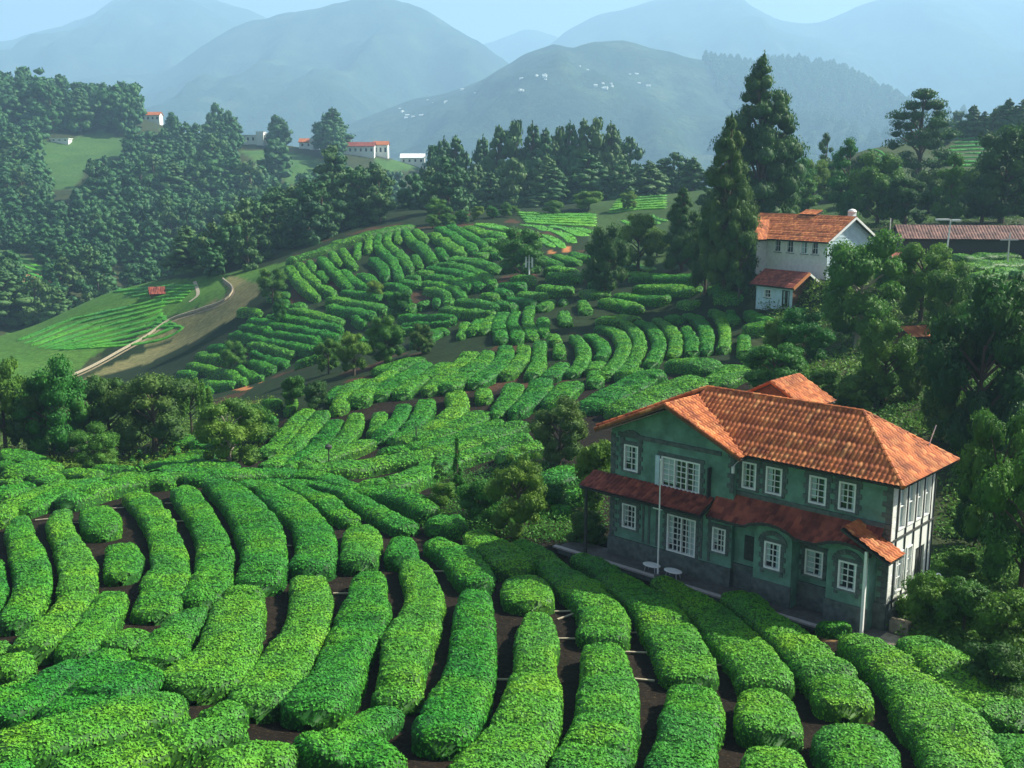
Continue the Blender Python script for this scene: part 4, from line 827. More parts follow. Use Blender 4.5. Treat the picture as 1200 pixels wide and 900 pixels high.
w_ = wallplane('gable_wall', gh, (0, Wh, 0, Hh), 0, M['bluewall'], h2, axis='v', tri=[(0, Hh), (Wh, Hh), (Wh/2, ap)]); w_['label'] = 'pale blue boarded gable wall'
window(h2, *gh[0], 0, 2, 2, 'v', mat='white'); bd = MB()
for k in range(17): z = .4+k*.42; hw = min(Wh/2, (ap-z)/(ap-Hh)*Wh/2) if z > Hh else Wh/2; 
for k in range(17):
    z = .4+k*.42; hw = min(Wh/2, max(.1, (ap-z-.15)/(ap-Hh)*Wh/2)); bd.box(-.005, .035, Wh/2-hw+.05, Wh/2+hw-.05, z, z+.05) if not (2.5 < z < 4.3) else None
bd.build('weatherboard', M['bluewall'], h2)
b = MB(); b.box(-Lh, 0, Wh-.2, Wh, 0, Hh); b.box(-Lh, -Lh+.2, 0, Wh-.2, 0, Hh); b.prism([(-Lh+.01, 0, Hh), (-Lh+.01, Wh, Hh), (-Lh+.01, Wh/2, ap)], (.15, 0, 0)); b.build('wall', M['whitewall'], h2)
slopes(h2, 0, Lh, 0, Wh, Hh, ap, 'tile', 40)
# left front gable wing
fw_ = [(8.9,10.0,3.0,4.6),(11.0,12.1,3.0,4.6)]; wallplane('wall', [(12.1,13.3,3.0,4.6)], (10.4, 15.1, 0, 5.2), -2.0, M['bluewall'], h2, tri=[(10.4, 5.2), (15.1, 5.2), (12.75, 7.2)])
window(h2, 12.1, 13.3, 3.0, 4.6, -2.0, 2, 3); b = MB(); b.box(-10.55, -10.4, -2, 0, 0, 5.2); b.box(-15.1, -14.95, -2, 2, 0, 5.2); b.build('wall', M['whitewall'], h2)
for s, sd_ in ((-1, 50), (1, 51)):
    e = C(12.75+s*2.9, -2.6, 4.75); r_ = C(12.75, -2.6, 7.2); tiles([e, r_, C(12.75, 2.9, 7.2), C(12.75+s*2.9, -.6, 4.75)], (0, 1, 0), r_-e, M['tile'], h2, 'gable_slope', sd_, under=M['timber'])
caps(h2, [(C(12.75, -2.6, 7.2), C(12.75, 2.9, 7.2))], M['tile'])
b = MB(); b.box(-1.9, -1.1, 6.1, 6.9, 5, 8.6); ch = b.build('chimney', M['bluewall'], h2); b = MB(); b.lathe([(.55, 8.6), (.6, 8.7), (.4, 8.95), (.1, 9.05)], (-1.5, 6.5, 0), 12); b.build('chimney_cap', M['white'], ch)
b = MB(); b.box(-8.6, -6.0, 4.9, 7.2, 6.4, 8.1); b.build('rooftop_block', M['wood'], h2); tiles([C(5.8,4.5,8.1),C(8.8,4.5,8.1),C(8.8,6.0,8.7),C(5.8,6.0,8.7)], (1,0,0), C(0,6.0,8.7)-C(0,4.5,8.1), M['tile'], h2, 'roof_slope', 55, under=M['timber'])
b = MB(); b.tube([(0, 0, 0.1), (.02, -.1, Hh-.4)], .05, 6); b.build('drainpipe', M['white'], h2)
# annex in front of it
g3, _ = hit([928], [362], 0, 100, 170); an_ = empty('garden_annex', g3[0], TH2-math.pi/2, 'low white outbuilding with dark red roof below the white house', 'outbuilding')
wallplane('wall', [(.5,1.7,.2,2.3),(3.6,4.8,1.1,2.2)], (0, 6.2, -.6, 3.1), 0, M['bluewall'], an_); window(an_, .5, 1.7, .2, 2.3, 0, 1, 2, sill=False, name='door', mat='timber'); window(an_, 3.6, 4.8, 1.1, 2.2, 0, 2, 2)
b = MB(); b.box(-.2, 0, .01, 4.6, -.6, 3.1); b.box(-6.2, -6.0, .01, 4.6, -.6, 3.1); b.box(-6, -.2, 4.4, 4.6, -.6, 3.1); b.prism([(-.15, 0, 3.1), (-.15, 4.6, 3.1), (-.15, 2.3, 4.2)], (.14, 0, 0)); b.build('wall', M['wood'], an_)
slopes(an_, 0, 6.2, 0, 4.6, 3.1, 4.5, 'tile_dark', 60, .7); b = MB(); b.bar((.75,-.75,2.7), (.75,2.3,4.55), .16, .35); b.build('lit_barge', M['orange'], an_)  # barge coloured bright orange to paint in the sunlit gable end
def shed(px, py, dm, L_, W_, h, roof, wall, lab, name='shed', rz=0., cat='shed', rise=1.):
    g, _ = hit([px], [py], 0, dm[0], dm[1]); e = empty(name, g[0], rz, lab, cat)
    b = MB(); b.box(-L_/2, L_/2, -W_/2, W_/2, -1.2, h); b.prism([(-L_/2, -W_/2, h), (-L_/2, W_/2, h), (-L_/2, 0, h+rise-.1)], (L_, 0, 0)); b.build('wall', M[wall], e)
    d = MB(); d.box(-L_*.1, L_*.1, -W_/2-.04, -W_/2+.05, 0, h*.8); d.build('door', M['timber'], e)
    for s, sd_ in ((-1, 0), (1, 1)):
        v0 = s*(W_/2+.4); z0 = h-rise*.4/(W_/2); p = [np.array((-L_/2-.4, v0, z0)), np.array((L_/2+.4, v0, z0)), np.array((L_/2+.4, 0, h+rise)), np.array((-L_/2-.4, 0, h+rise))]
        tiles(p, (1, 0, 0), p[3]-p[0], M[roof], e, 'roof_slope', 70+sd_, under=M['timber'], pitch=.4, row=.8)
    return e
shed(1148, 297, (120, 200), 23, 7, 2.3, 'tile_brown', 'timber', 'long low dark brown shed roof at the right edge above the tea rows', rz=R(-8), rise=1.6)
shed(1072, 408, (80, 140), 3.6, 3.2, 1.6, 'tile', 'wood', 'small hut with orange roof between the dark trees above the green house roof', 'hut', R(20), 'hut', .7)
shed(1046, 338, (110, 160), 2.2, 2.6, 3.6, 'tile_dark', 'red', 'narrow red walled hut half hidden beside the round tree', 'hut', R(30), 'hut', .8)
shed(184, 346, (200, 330), 3.0, 2.2, .8, 'tile_dark', 'wood', 'small red roofed hut on the crest of the left field', 'hut', R(25), 'hut', 1.2)
# ------------------------------------------------------------------ villas on the far hill
def villa(px, py, dr, w, d, h, roof, lab, wings=0, rz=0., flat=False, wall='whitewall'):
    g, _ = hit([px], [py], 0, *dr); e = empty('villa', g[0], rz, lab, 'villa', 'villas on the far wooded hill'); b = MB(); b.box(-w/2, w/2, -d/2, d/2, -3, h)
    if wings: b.box(w*.1, w*.3, -d/2-2, d/2-1, -3, h+2.4)
    if not flat: b.prism([(-w/2, -d/2, h), (-w/2, d/2, h), (-w/2, 0, h+d*.25)], (w, 0, 0))
    b.build('wall', M[wall], e)
    n = max(3, int(w/3.2))
    for k in range(n): x = -w/2+(k+.5)*w/n; q = MB(); q.box(x-.6, x+.6, -d/2-.06, -d/2+.02, h*.35, h*.75); q.build('window', M['glass'], e)
    r_ = MB()
    if flat: r_.box(-w/2-.5, w/2+.5, -d/2-.5, d/2+.5, h, h+.35)
    else:
        for s in (-1, 1): r_.prism([(-w/2-.6, s*(d/2+.7), h-.3), (w/2+.6, s*(d/2+.7), h-.3), (w/2+.6, 0, h+d*.27), (-w/2-.6, 0, h+d*.27)], (0, 0, .3))
    r_.build('roof', M[roof], e, attr=True)
villa(178, 134, (600, 800), 13, 8, 4.5, 'tile', 'far villa with orange roof highest on the wooded hill', 0)
villa(299, 168, (600, 800), 24, 10, 5, 'white', 'wide flat roofed white villa on the far hill', 1, flat=True)
villa(363, 174, (600, 800), 12, 8, 4, 'tile', 'small cream villa with orange roof right of the flat roofed one', 1)
villa(421, 181, (550, 760), 20, 9, 5, 'tile_dark', 'long villa with dull red roof at the right end of the far hill', 0)
villa(447, 183, (550, 760), 9, 8, 7, 'tile', 'tall white block with orange roof beside the long red villa')
villa(484, 187, (550, 760), 15, 9, 4.2, 'white', 'low white villa rightmost on the far hill', 0)
villa(72, 166, (550, 780), 11, 6, 1.6, 'white', 'low pale roofed building at the left edge of the far hill', 0, flat=True)
# village houses as specks on the nearest mountain
V_, t_ = MZ[0]; fr = V_[:int(V_.shape[0]*.75)]; PX, PY, DD = proj(fr); k = 0; rsv = np.random.default_rng(5)
proto = None
for (px, py, n) in [(548,107,2),(605,107,6),(643,87,3),(735,86,2),(705,99,7),(682,81,4),(515,121,4),(487,137,5),(470,128,2),(625,95,2),(760,100,2)]:
    for j in range(n):
        qx, qy = px+rsv.uniform(-12, 12), py+rsv.uniform(-3, 3); i = np.unravel_index(((PX-qx)**2+(PY-qy)**2).argmin(), PX.shape); p = fr[i]; p = (p[0]+rsv.uniform(-4, 4), p[1]-2, p[2]-1)
        if proto is None:
            m = MB(); m.box(-7, 7, -5, 5, -4, 6); m.prism([(-8, -6, 5.6), (-8, 6, 5.6), (-8, 0, 9)], (16, 0, 0)); proto = m.build('village_house', M['whitewall']); o = proto
        else: o = proto.copy(); COL.objects.link(o)
        o.location = p; o.rotation_euler = (0, 0, rsv.uniform(-1, 1)); s = rsv.uniform(.3, .65); o.scale = (s*1.3, s, s*.8)
        tag(o, 'tiny pale village house, a speck on the nearest blue mountain', 'house', 'tiny village houses on the blue mountain')
# ------------------------------------------------------------------ poles and lamps
def pole(px, py, top, lab, name='pole', dr=(60, 260), r=.06, mat='white', cat='pole', lean=0., head=None):
    g, d = hit([px], [py], 0, *dr); h = (py-top)*d[0]/F/.96; e = empty(name, g[0], 0, lab, cat)
    b = MB(); b.tube([(0, 0, -.3), (lean*.5, 0, h*.5), (lean, 0, h)], [r*1.2, r, r*.8], 8); b.build('post', M[mat], e)
    return e, h
e, h = pole(1102, 352, 262, 'tall white street lamp with flat double head rising from the garden trees', 'street_lamp', (110, 170), .11, cat='street lamp', lean=.5)
b = MB(); b.box(-1.2, .3, -.25, .25, h-.1, h+.08); b.box(.6, 1.6, -.25, .25, h-.2, h-.02); b.build('lamp_head', M['white'], e); b = MB(); b.box(-1.0, 1.5, -.04, .04, h-.04, h+.04); b.build('arm', M['metal'], e)
e, h = pole(620, 328, 300, 'thin white post with small fittings on the ridge beside the dark tree', 'signal_post', (150, 240), .13, cat='post')
b = MB(); b.box(-.7, -.4, -.1, .1, h-2.2, h-.2); b.box(.4, .7, -.1, .1, h-2.2, h-.4); b.build('fitting', M['white'], e); b = MB(); b.box(-.6, .6, -.05, .05, h-1.3, h-1.2); b.build('crossbar', M['metal'], e)
e, h = pole(488, 525, 500, 'short dark stake between tea hedges on the middle slope', 'stake', (70, 140), .06, 'timber', 'stake')
e, h = pole(386, 556, 526, 'dark stake with a small round head near the left rim of the middle slope', 'stake', (70, 130), .06, 'timber', 'stake'); b = MB(); b.lathe([(.05, h-.1), (.28, h), (.3, h+.2), (.1, h+.35)], n=10); b.build('head', M['timber'], e)
e, h = pole(1180, 315, 275, 'grey utility post with a crossbar in front of the long brown shed', 'utility_post', (120, 190), .1, 'metal', 'post'); b = MB(); b.box(-1.2, 1.2, -.08, .08, h-1., h-.85); b.build('crossbar', M['metal'], e)
e, h = pole(1041, 300, 258, 'slim white mast behind the gable of the white house', 'mast', (120, 190), .07, 'white', 'mast')
e, h = pole(1187, 240, 205, 'far thin wire pole', 'pole', (200, 380), .08, 'metal', 'pole') if False else (None, 0)
# pale path with its wall across the dry field, small strips on the near slope
def ribbon(name, pts_, w, mat, dr, kind, lift=.06, lab=None, cat=None, h=None):
    a = np.array(pts_, float); g, _ = hit(a[:, 0], a[:, 1], 0, *dr); c, s = resample(np.c_[g[:, :2], np.ones(len(g))], 1.); d = np.gradient(c[:, :2], axis=0); d /= np.linalg.norm(d, axis=1)[:, None]; n = np.stack([d[:, 1], -d[:, 0]], -1)
    b = MB(); V = []
    for k in (-1, -.33, .33, 1): q = c[:, :2]+n*w/2*k; V.append(np.c_[q, tz(q[:, 0], q[:, 1])+lift+(h or 0)])
    V = np.stack(V, 1)
    if h:
        lo = V.copy()[:, [0, -1]]; lo[..., 2] -= h+.5; V = np.concatenate([lo[:, :1], V, lo[:, 1:]], 1)
    m_ = V.shape[1]; I = np.arange(len(c)*m_).reshape(len(c), m_); b.add(V.reshape(-1, 3), np.stack([I[:-1, :-1], I[:-1, 1:], I[1:, 1:], I[1:, :-1]], -1).reshape(-1, 4)); o = b.build(name, mat)
    tag(o, lab, cat, None, kind); return o
M['trail'] = simple('trail_earth', (.26,.21,.13), .95, .3, 1.5, .4, .03)
PTH = [(83,444),(110,432),(146,412),(168,400),(200,378),(235,366),(258,358),(270,350),(273,340),(262,330)]
ribbon('path', PTH, .6, M['trail'], (190, 290), 'structure'); ribbon('low_wall', [(p[0]-1, p[1]-2.5) for p in PTH], .25, M['steps'], (190, 290), None, 0, 'pale low wall curving along the path through the dry field', 'wall', .45)
ribbon('path', [(228,330),(232,345),(222,354)], .8, M['steps'], (200, 300), 'structure')
# ------------------------------------------------------------------ trees
def rdir(r, n): v = r.normal(0, 1, (n, 3)); return v/np.linalg.norm(v, axis=1)[:, None]
ICO = None
def blobmesh(c, rad, k, seed, nu=9, nv=6):
    u = np.linspace(0, 2*math.pi, nu, endpoint=False); v = np.linspace(.15, math.pi-.15, nv); U, Vv = np.meshgrid(u, v); d = np.stack([np.cos(U)*np.sin(Vv), np.sin(U)*np.sin(Vv), np.cos(Vv)], -1)
    p = c+d*rad*k; p = p+d*vnoise(p*9/1., 1, seed)[..., None]*rad.mean()*.15
    I = np.arange(nu*nv).reshape(nv, nu); J = np.roll(I, -1, 1); return p.reshape(-1, 3), np.stack([I[:-1], J[:-1], J[1:], I[1:]], -1).reshape(-1, 4)
def crown(kind, seed, nleaf, ls, core=.72):
    """unit-height crown (z 0..1 with the trunk foot at 0, half width .5)"""
    r = np.random.default_rng(seed); B = []
    if kind == 'broad':
        n = 36
        for i in range(n):
            z = r.uniform(.12, .88); rr = .42*math.sqrt(max(.05, 1-((z-.48)/.50)**2)); a = r.uniform(0, 6.28); q = rr*r.uniform(.35, 1)**.6; s = r.uniform(.10, .19)
            B.append(((math.cos(a)*q, math.sin(a)*q, z), (s, s, s*.72)))
    elif kind == 'round':
        for i in range(36):
            z = r.uniform(.14, .86); rr = .40*math.sqrt(max(.05, 1-((z-.48)/.46)**2)); a = r.uniform(0, 6.28); q = rr*r.uniform(.5, 1); s = r.uniform(.11, .17); B.append(((math.cos(a)*q, math.sin(a)*q, z), (s, s, s*.7)))
    elif kind == 'conifer':
        for i in range(140):
            z = r.uniform(.05, .95)**.9; rr = .44*min(1, (1-z)/.5)**.85*min(1, .75+z*1.2); a = r.uniform(0, 6.28); q = rr*r.uniform(.4, 1.05); s = .05+.12*min(1, (1-z)*1.7)*r.uniform(.7, 1.25); B.append(((math.cos(a)*q, math.sin(a)*q, z), (s, s, s*.40)))
        B.append(((0, 0, .96), (.035, .035, .05)))
    elif kind == 'tall':
        for i in range(130):
            z = .12+.84*r.random(); rr = .42*math.sqrt(max(.03, 1-((z-.47)/.53)**2))*min(1, .7+z*.6); a = r.uniform(0, 6.28); q = rr*r.uniform(.35, 1.08); s = r.uniform(.07, .13); B.append(((math.cos(a)*q, math.sin(a)*q, z), (s, s, s*.42)))
    elif kind == 'gum':
        for i in range(34):
            z = .07+.88*r.random(); rr = .36*math.sin(math.pi*min(1, max(.16, (z+.05)/1.03)))**.8; a = r.uniform(0, 6.28); q = rr*r.uniform(.2, 1.1); s = r.uniform(.09, .17)*(1.25-z*.55); B.append(((math.cos(a)*q, math.sin(a)*q, z), (s*1.1, s*1.1, s*.62)))
    elif kind == 'pine':
        for i in range(60):
            lay = r.integers(0, 9); z = .14+lay*.094+r.normal(0, .01); rr = (.30+.22*math.sin(math.pi*min(1, (z-.05)/.9)))*(1 if z < .75 else (1-z)*3.2); a = r.uniform(0, 6.28); q = abs(rr)*r.uniform(.25, 1); s = r.uniform(.08, .13); B.append(((math.cos(a)*q, math.sin(a)*q, z), (s*1.25, s*1.25, s*.55)))
    elif kind == 'shrub':
        for i in range(24):
            z = r.uniform(.12, .78); rr = .42*math.sqrt(max(.05, 1-(z/.95)**2)); a = r.uniform(0, 6.28); q = rr*r.uniform(.2, 1); s = r.uniform(.12, .2); B.append(((math.cos(a)*q, math.sin(a)*q, z), (s, s, s*.75)))
    elif kind == 'willow':
        for i in range(40):
            a = r.uniform(0, 6.28); q = .40*r.uniform(.3, 1); z = .9-.5*(q/.4)**2*r.uniform(.3, 1.4); B.append(((math.cos(a)*q, math.sin(a)*q, max(.25, z)), (.06, .06, .2)))
    elif kind == 'spire':
        for i in range(26): z = r.uniform(.05, .95); q = .2*(1-z)*r.uniform(.2, 1)+.02; a = r.uniform(0, 6.28); B.append(((math.cos(a)*q, math.sin(a)*q, z), (.1*(1.1-z), .1*(1.1-z), .11)))
    elif kind == 'thin':
        for i in range(16): z = r.uniform(.35, .95); q = .38*r.uniform(.1, 1); a = r.uniform(0, 6.28); s = r.uniform(.07, .12); B.append(((math.cos(a)*q, math.sin(a)*q, z), (s, s, s*.6)))
    Vs, Fs, off = [], [], 0; vol = np.array([b[1][0]**2 for b in B]); per = (vol/vol.sum()*nleaf).astype(int)+1
    for i, (c, rad) in enumerate(B):
        c = np.array(c); rad = np.array(rad)
        if core: v, f = blobmesh(c, rad, core, seed+i, 8, 5); Vs.append(v); Fs.append(f+off); off += len(v)
        d = rdir(r, per[i]); d[:, 2] = np.where(d[:, 2] < -.3, -d[:, 2], d[:, 2]); rr = r.uniform(.62, 1.13, (per[i], 1)); p = c+d*rad*rr
        nrm = d/rad; nrm /= np.linalg.norm(nrm, axis=1)[:, None]
        v, f = leaves(p, nrm, ls, int(r.integers(1e9)), 1.1, .6, 0.); Vs.append(v); Fs.append(f+off); off += len(v)
    V = np.vstack(Vs); V[:, 2] = np.clip(V[:, 2], .0, 1.05); return V, np.vstack(Fs), B
def trunkmb(kind, seed, B):
    r = np.random.default_rng(seed); b = MB(); top = {'conifer': .9, 'gum': .85, 'tall': .9, 'pine': .9, 'spire': .85}.get(kind, .62); r0 = {'conifer': .05, 'gum': .04, 'tall': .05, 'shrub': .02, 'thin': .018}.get(kind, .034)
    bx, by = r.normal(0, .02, 2); b.tube([(0, 0, -.06), (bx*.5, by*.5, top*.4), (bx, by, top)], [r0*1.25, r0*.8, r0*.25], 8)
    for c, rad in B[::2]:
        c = np.array(c); z = max(.08, min(top*.95, c[2]-.12-.2*math.hypot(c[0], c[1]))); s = np.array([bx*z/top, by*z/top, z]); b.tube([s, (s+c)/2+(0, 0, .02), c], [r0*.38, r0*.25, r0*.1], 5)
    return b
CR = {}
def proto_crown(key, kind, seed, nleaf, ls, core=.72):
    V, Fq, B = crown(kind, seed, nleaf, ls, core); m = npmesh('crown', V, Fq, [M['tree_a']], smooth=False); t = trunkmb(kind, seed, B); tm = bpy.data.meshes.new('trunk'); tm.from_pydata(t.v, [], t.f); tm.materials.append(M['bark']); CR[key] = (m, tm, V, Fq, t)
for k, (kind, n, ls, core) in {'broad': ('broad', 9000, .034, .7), 'round': ('round', 10000, .030, .74), 'conifer': ('conifer', 26000, .020, .7), 'pine': ('pine', 9000, .026, .55), 'shrub': ('shrub', 6500, .045, .75), 'willow': ('willow', 7000, .04, .5), 'spire': ('spire', 3500, .05, .6), 'thin': ('thin', 2600, .036, 0), 'gum': ('gum', 6000, .036, .7), 'biggum': ('tall', 26000, .020, .74)}.items():
    for s in range(3 if k in ('broad', 'shrub', 'conifer', 'round') else 2): proto_crown(f'{k}{s}', kind, 100+s*13+len(k), n, ls, core)
for s in range(5): proto_crown(f'far{s}', 'gum', 300+s, 1500, .07, .78)
for s in range(3): proto_crown(f'farcon{s}', 'conifer', 330+s, 2200, .045, .78)
_mc = {}
def withmat(mesh, mat):
    k = (mesh.name, mat.name)
    if k not in _mc: c = mesh.copy(); c.materials.clear(); c.materials.append(mat); _mc[k] = c
    return _mc[k]
KM = {'broad': 'tree_a', 'round': 'tree_a', 'conifer': 'tree_b', 'pine': 'tree_b', 'shrub': 'tree_a', 'willow': 'tree_c', 'spire': 'tree_c', 'thin': 'tree_c', 'gum': 'tree_a'}
tcount = 0
def tree(px, py, top, wpx, kind, lab, mat=None, dr=(60, 400), var=None, bark='bark', name='tree', cat='tree', group=None, lean=0., loc=None):
    global tcount; tcount += 1
    if loc is None: g, d = hit([px], [py], 0, *dr); g = g[0]; d = d[0]
    else: g = np.array(loc, float); g[2] = tz(g[0], g[1]); d = proj(g)[2]
    h = (py-top)*d/F/.97; w = wpx*d/F; v = var if var is not None else tcount % (3 if kind in ('broad', 'shrub', 'conifer', 'round') else 2)
    e = empty(name, g, random.uniform(0, 6.28) if not lean else 0, lab, cat, group); e.rotation_euler[1] = lean
    m, tm, *_ = CR[f'{kind}{v}']; o = bpy.data.objects.new('crown', withmat(m, M[mat or KM[kind]])); put(o, e); o.scale = (w, w, h)
    t = bpy.data.objects.new('trunk', withmat(tm, M[bark])); put(t, e); t.scale = (w, w, h)
    if kind in ('broad', 'round', 'shrub'): t.scale = (w, w, h)
    return e
TR = [
 (886,292,76,98,'conifer','tallest dark pine tree left of the white house, highest crown in the garden','tree_b',(165,205),0),
 (850,340,143,66,'conifer','second tall pine tree just left of the tallest one',None,(120,170),1),
 (798,318,222,46,'conifer','slim dark evergreen tree left of the two tall pines',None,(120,200),2),
 (826,345,255,52,'broad','dark bushy tree at the left foot of the tall pines','tree_b',(120,190),None),
 (866,352,262,42,'broad','dense dark tree at the right foot of the tall pines','tree_b',(120,170),None),
 (912,260,168,46,'gum','yellow green tree behind the tallest pine','tree_c',(170,230),None),
 (938,258,188,40,'gum','light green tree right behind the yellow green one','tree_c',(170,240),None),
 (966,222,160,30,'gum','small hazy tree on the skyline left of the wooded garden','tree_far',(230,330),None),
 (710,345,264,52,'broad','dark round tree standing on the ridge left of the evergreens','tree_b',(150,215),None),
 (748,318,250,54,'broad','mid green tree on the ridge right of the dark round tree',None,(170,260),None),
 (770,300,262,46,'shrub','low green tree between ridge terraces and the slim evergreen',None,(170,280),None),
 (612,325,268,62,'broad','bushy dark tree behind the white signal post on the ridge',None,(165,235),None),
 (1076,222,107,84,'pine','large dark open pine standing on the upper right skyline',None,(220,290),0),
 (990,262,168,56,'gum','tree with yellowish crown behind the white house chimney','tree_c',(165,230),None),
 (1028,262,180,66,'broad','brownish green tree right of the yellowish one','tree_a',(165,240),None),
 (1060,268,208,52,'broad','dark leafy tree above the long brown shed','tree_b',(165,230),None),
 (1112,268,184,50,'gum','upright green tree in front of the pale terraces','tree_a',(165,230),None),
 (1172,262,150,98,'broad','very large dark tree at the right edge above the shed','tree_b',(165,230),None),
 (1150,262,200,60,'round','dark rounded tree left of the very large one','tree_b',(165,230),None),
 (1004,408,270,112,'round','big round green tree hiding the right part of the white house','tree_c',(105,140),2),
 (1078,378,282,82,'round','round light green tree below the brown shed','tree_c',(105,150),1),
 (1040,345,300,40,'broad','small tree beside the red hut',None,(120,160),None),
 (1108,400,310,60,'broad','loose green tree at the foot of the street lamp',None,(100,140),None),
 (1036,470,372,66,'broad','slender green tree above the orange roof ridge',None,(92,118),None),
 (1075,470,400,50,'gum','dull green tree between roof and dark trees','tree_b',(88,112),None),
 (905,425,366,34,'shrub','bush at the top edge of the hedges behind the house',None,(100,140),None),
 (942,425,362,70,'broad','wide olive bush tree below the low outbuilding','tree_a',(100,140),None),
 (905,470,400,86,'round','bright leafy bush tree just behind the orange roof','tree_c',(80,115),None),
 (955,475,425,60,'shrub','green shrub behind the rear roof tip',None,(80,110),None),
 (1000,480,432,54,'shrub','grey green shrub behind the right part of the roof',None,(80,110),None),
 (1140,545,335,126,'broad','huge dark tree behind the right end of the green house','tree_b',(82,100),0),
 (1190,520,318,110,'broad','huge dark tree at the right picture edge','tree_b',(82,104),1),
 (1112,520,392,80,'broad','dark tree close behind the roof corner','tree_b',(84,100),2),
 (1150,420,338,72,'shrub','olive bush below the right tea rows',None,(100,140),None),
 (1196,400,350,50,'shrub','grey green bush at the right edge above the dark trees',None,(100,140),None),
 (1160,690,490,96,'broad','leafy grey green tree right of the white end wall','tree_a',(62,76),1),
 (1195,700,520,110,'broad','big leafy tree at the right edge beside the lower garden','tree_a',(58,72),2),
 (1142,640,540,56,'broad','dark slender tree just right of the end wall','tree_b',(66,80),0),
 (655,545,463,70,'round','dark bush tree left of the gable of the green house','tree_b',(72,100),0),
 (700,600,506,62,'shrub','dull green shrub touching the left wall of the house','tree_a',(66,84),None),
 (606,632,538,72,'broad','slender dark tree at the edge of the near slope left of the terrace','tree_a',(60,72),1),
 (612,600,520,46,'thin','thin loose tree above the slender dark one','tree_c',(66,80),None),
 (560,612,552,64,'shrub','pale grassy shrub left of the slender dark tree','tree_c',(66,80),0),
 (520,600,560,40,'shrub','small pale shrub under the spiky young tree','tree_c',(68,80),1),
 (536,578,512,34,'spire','spiky bright young tree above the pale shrub','tree_c',(72,95),None),
 (516,585,535,26,'thin','bare looking sapling left of the spiky young tree','tree_b',(70,95),None),
 (640,600,560,50,'shrub','low shrub between slender tree and terrace','tree_a',(62,80),2),
 (690,640,590,56,'shrub','dark bush at the left end of the terrace','tree_b',(60,72),None),
 (270,556,468,92,'round','dark round tree with a pale leaning trunk in the hollow',None,(92,112),1),
 (112,556,496,62,'round','small round tree on a forked trunk above the near rim','tree_c',(92,108),2),
 (64,545,430,82,'broad','tall light tree in the hollow between two dark trees','tree_c',(100,130),None),
 (130,545,450,80,'broad','dark leafy tree behind the small round one','tree_b',(104,135),None),
 (182,535,432,110,'round','broad dark tree mass in the middle of the hollow','tree_b',(100,130),None),
 (226,520,448,56,'willow','drooping light green tree beside the broad dark tree',None,(95,125),None),
 (8,540,428,66,'broad','tall green tree cut by the left picture edge',None,(100,130),None),
 (36,550,470,50,'broad','dark tree at the left edge beside the tall green one','tree_b',(100,130),None),
 (300,520,465,46,'shrub','bush to the right of the dark round tree','tree_a',(95,120),None),
 (345,478,436,34,'shrub','olive bush at the top of the lower hedge tier','tree_a',(110,150),None),
 (370,480,440,36,'shrub','grey green bush right of the olive one','tree_b',(110,150),None),
 (452,428,368,48,'round','round bushy tree in the gully below the ridge terraces',None,(120,185),None),
 (415,440,388,42,'broad','leafy tree left in the gully below the ridge','tree_c',(120,185),None),
 (385,438,396,32,'broad','small tree left end of the gully trees',None,(120,185),None),
 (495,415,380,30,'broad','small dark tree right end of the gully trees','tree_b',(120,185),None),
 (470,372,338,34,'shrub','bushy little tree between the curved ridge hedges',None,(150,215),None),
 (440,352,325,26,'shrub','pale bush at the left of the curved ridge hedges','tree_c',(170,225),None),
 (275,436,400,32,'broad','small tree among the level rows of the left ridge foot','tree_c',(165,215),None),
 (320,356,314,36,'broad','small tree at the left end of the ridge crest',None,(190,250),None),
 (328,380,345,20,'shrub','little bush under the ridge end tree',None,(180,235),None),
 (515,262,232,34,'round','round tree alone on the ridge crest','tree_a',(240,285),None),
 (690,246,222,44,'shrub','light bush on the far ridge skyline','tree_c',(280,340),None),
 (736,246,224,24,'round','small round tree right of the skyline bush','tree_c',(270,340),None),
 (650,250,232,26,'shrub','low bush left of the skyline bush',None,(260,330),None),
 (1090,740,652,76,'shrub','feathery light shrub before the steps of the green house','tree_c',(50,58),0),
 (1128,748,668,80,'shrub','grey green shrub right of the feathery one','tree_a',(50,58),1),
 (1175,770,672,92,'shrub','large grey green shrub in the lower right garden','tree_a',(48,56),2),
 (1160,820,735,80,'shrub','dark shrub low at the right edge','tree_b',(42,52),0),
 (1050,716,672,34,'spire','feathery palm like plant under the end wall','tree_c',(52,58),None),
 (1122,690,640,50,'shrub','loose shrub at the foot of the end wall','tree_a',(56,64),1),
]
for px, py, top, w_, kind, lab, mat, dr, var in TR:
    lean = R(16) if 'leaning' in lab else 0.
    tree(px, py, top, w_, kind, lab, mat, dr, var, 'bark_pale' if ('pale leaning' in lab or 'forked' in lab or 'round green' in lab) else 'bark', lean=0, cat='shrub' if kind == 'shrub' else 'tree', name='shrub' if kind == 'shrub' else 'tree')
# a row of bushes along the ridge skyline
for k, (px, py, top, w_) in enumerate([(507,268,250,22),(525,266,248,22),(543,262,243,22),(560,258,240,20),(577,256,239,20),(593,254,234,18),(603,252,240,14)]):
    tree(px, py, top, w_, 'shrub', f'grey green bush, {ORD[k]} from the left in the row on the ridge skyline', 'tree_a', (235, 300), None, name='bush', cat='bush', group='bushes in a row on the ridge skyline')
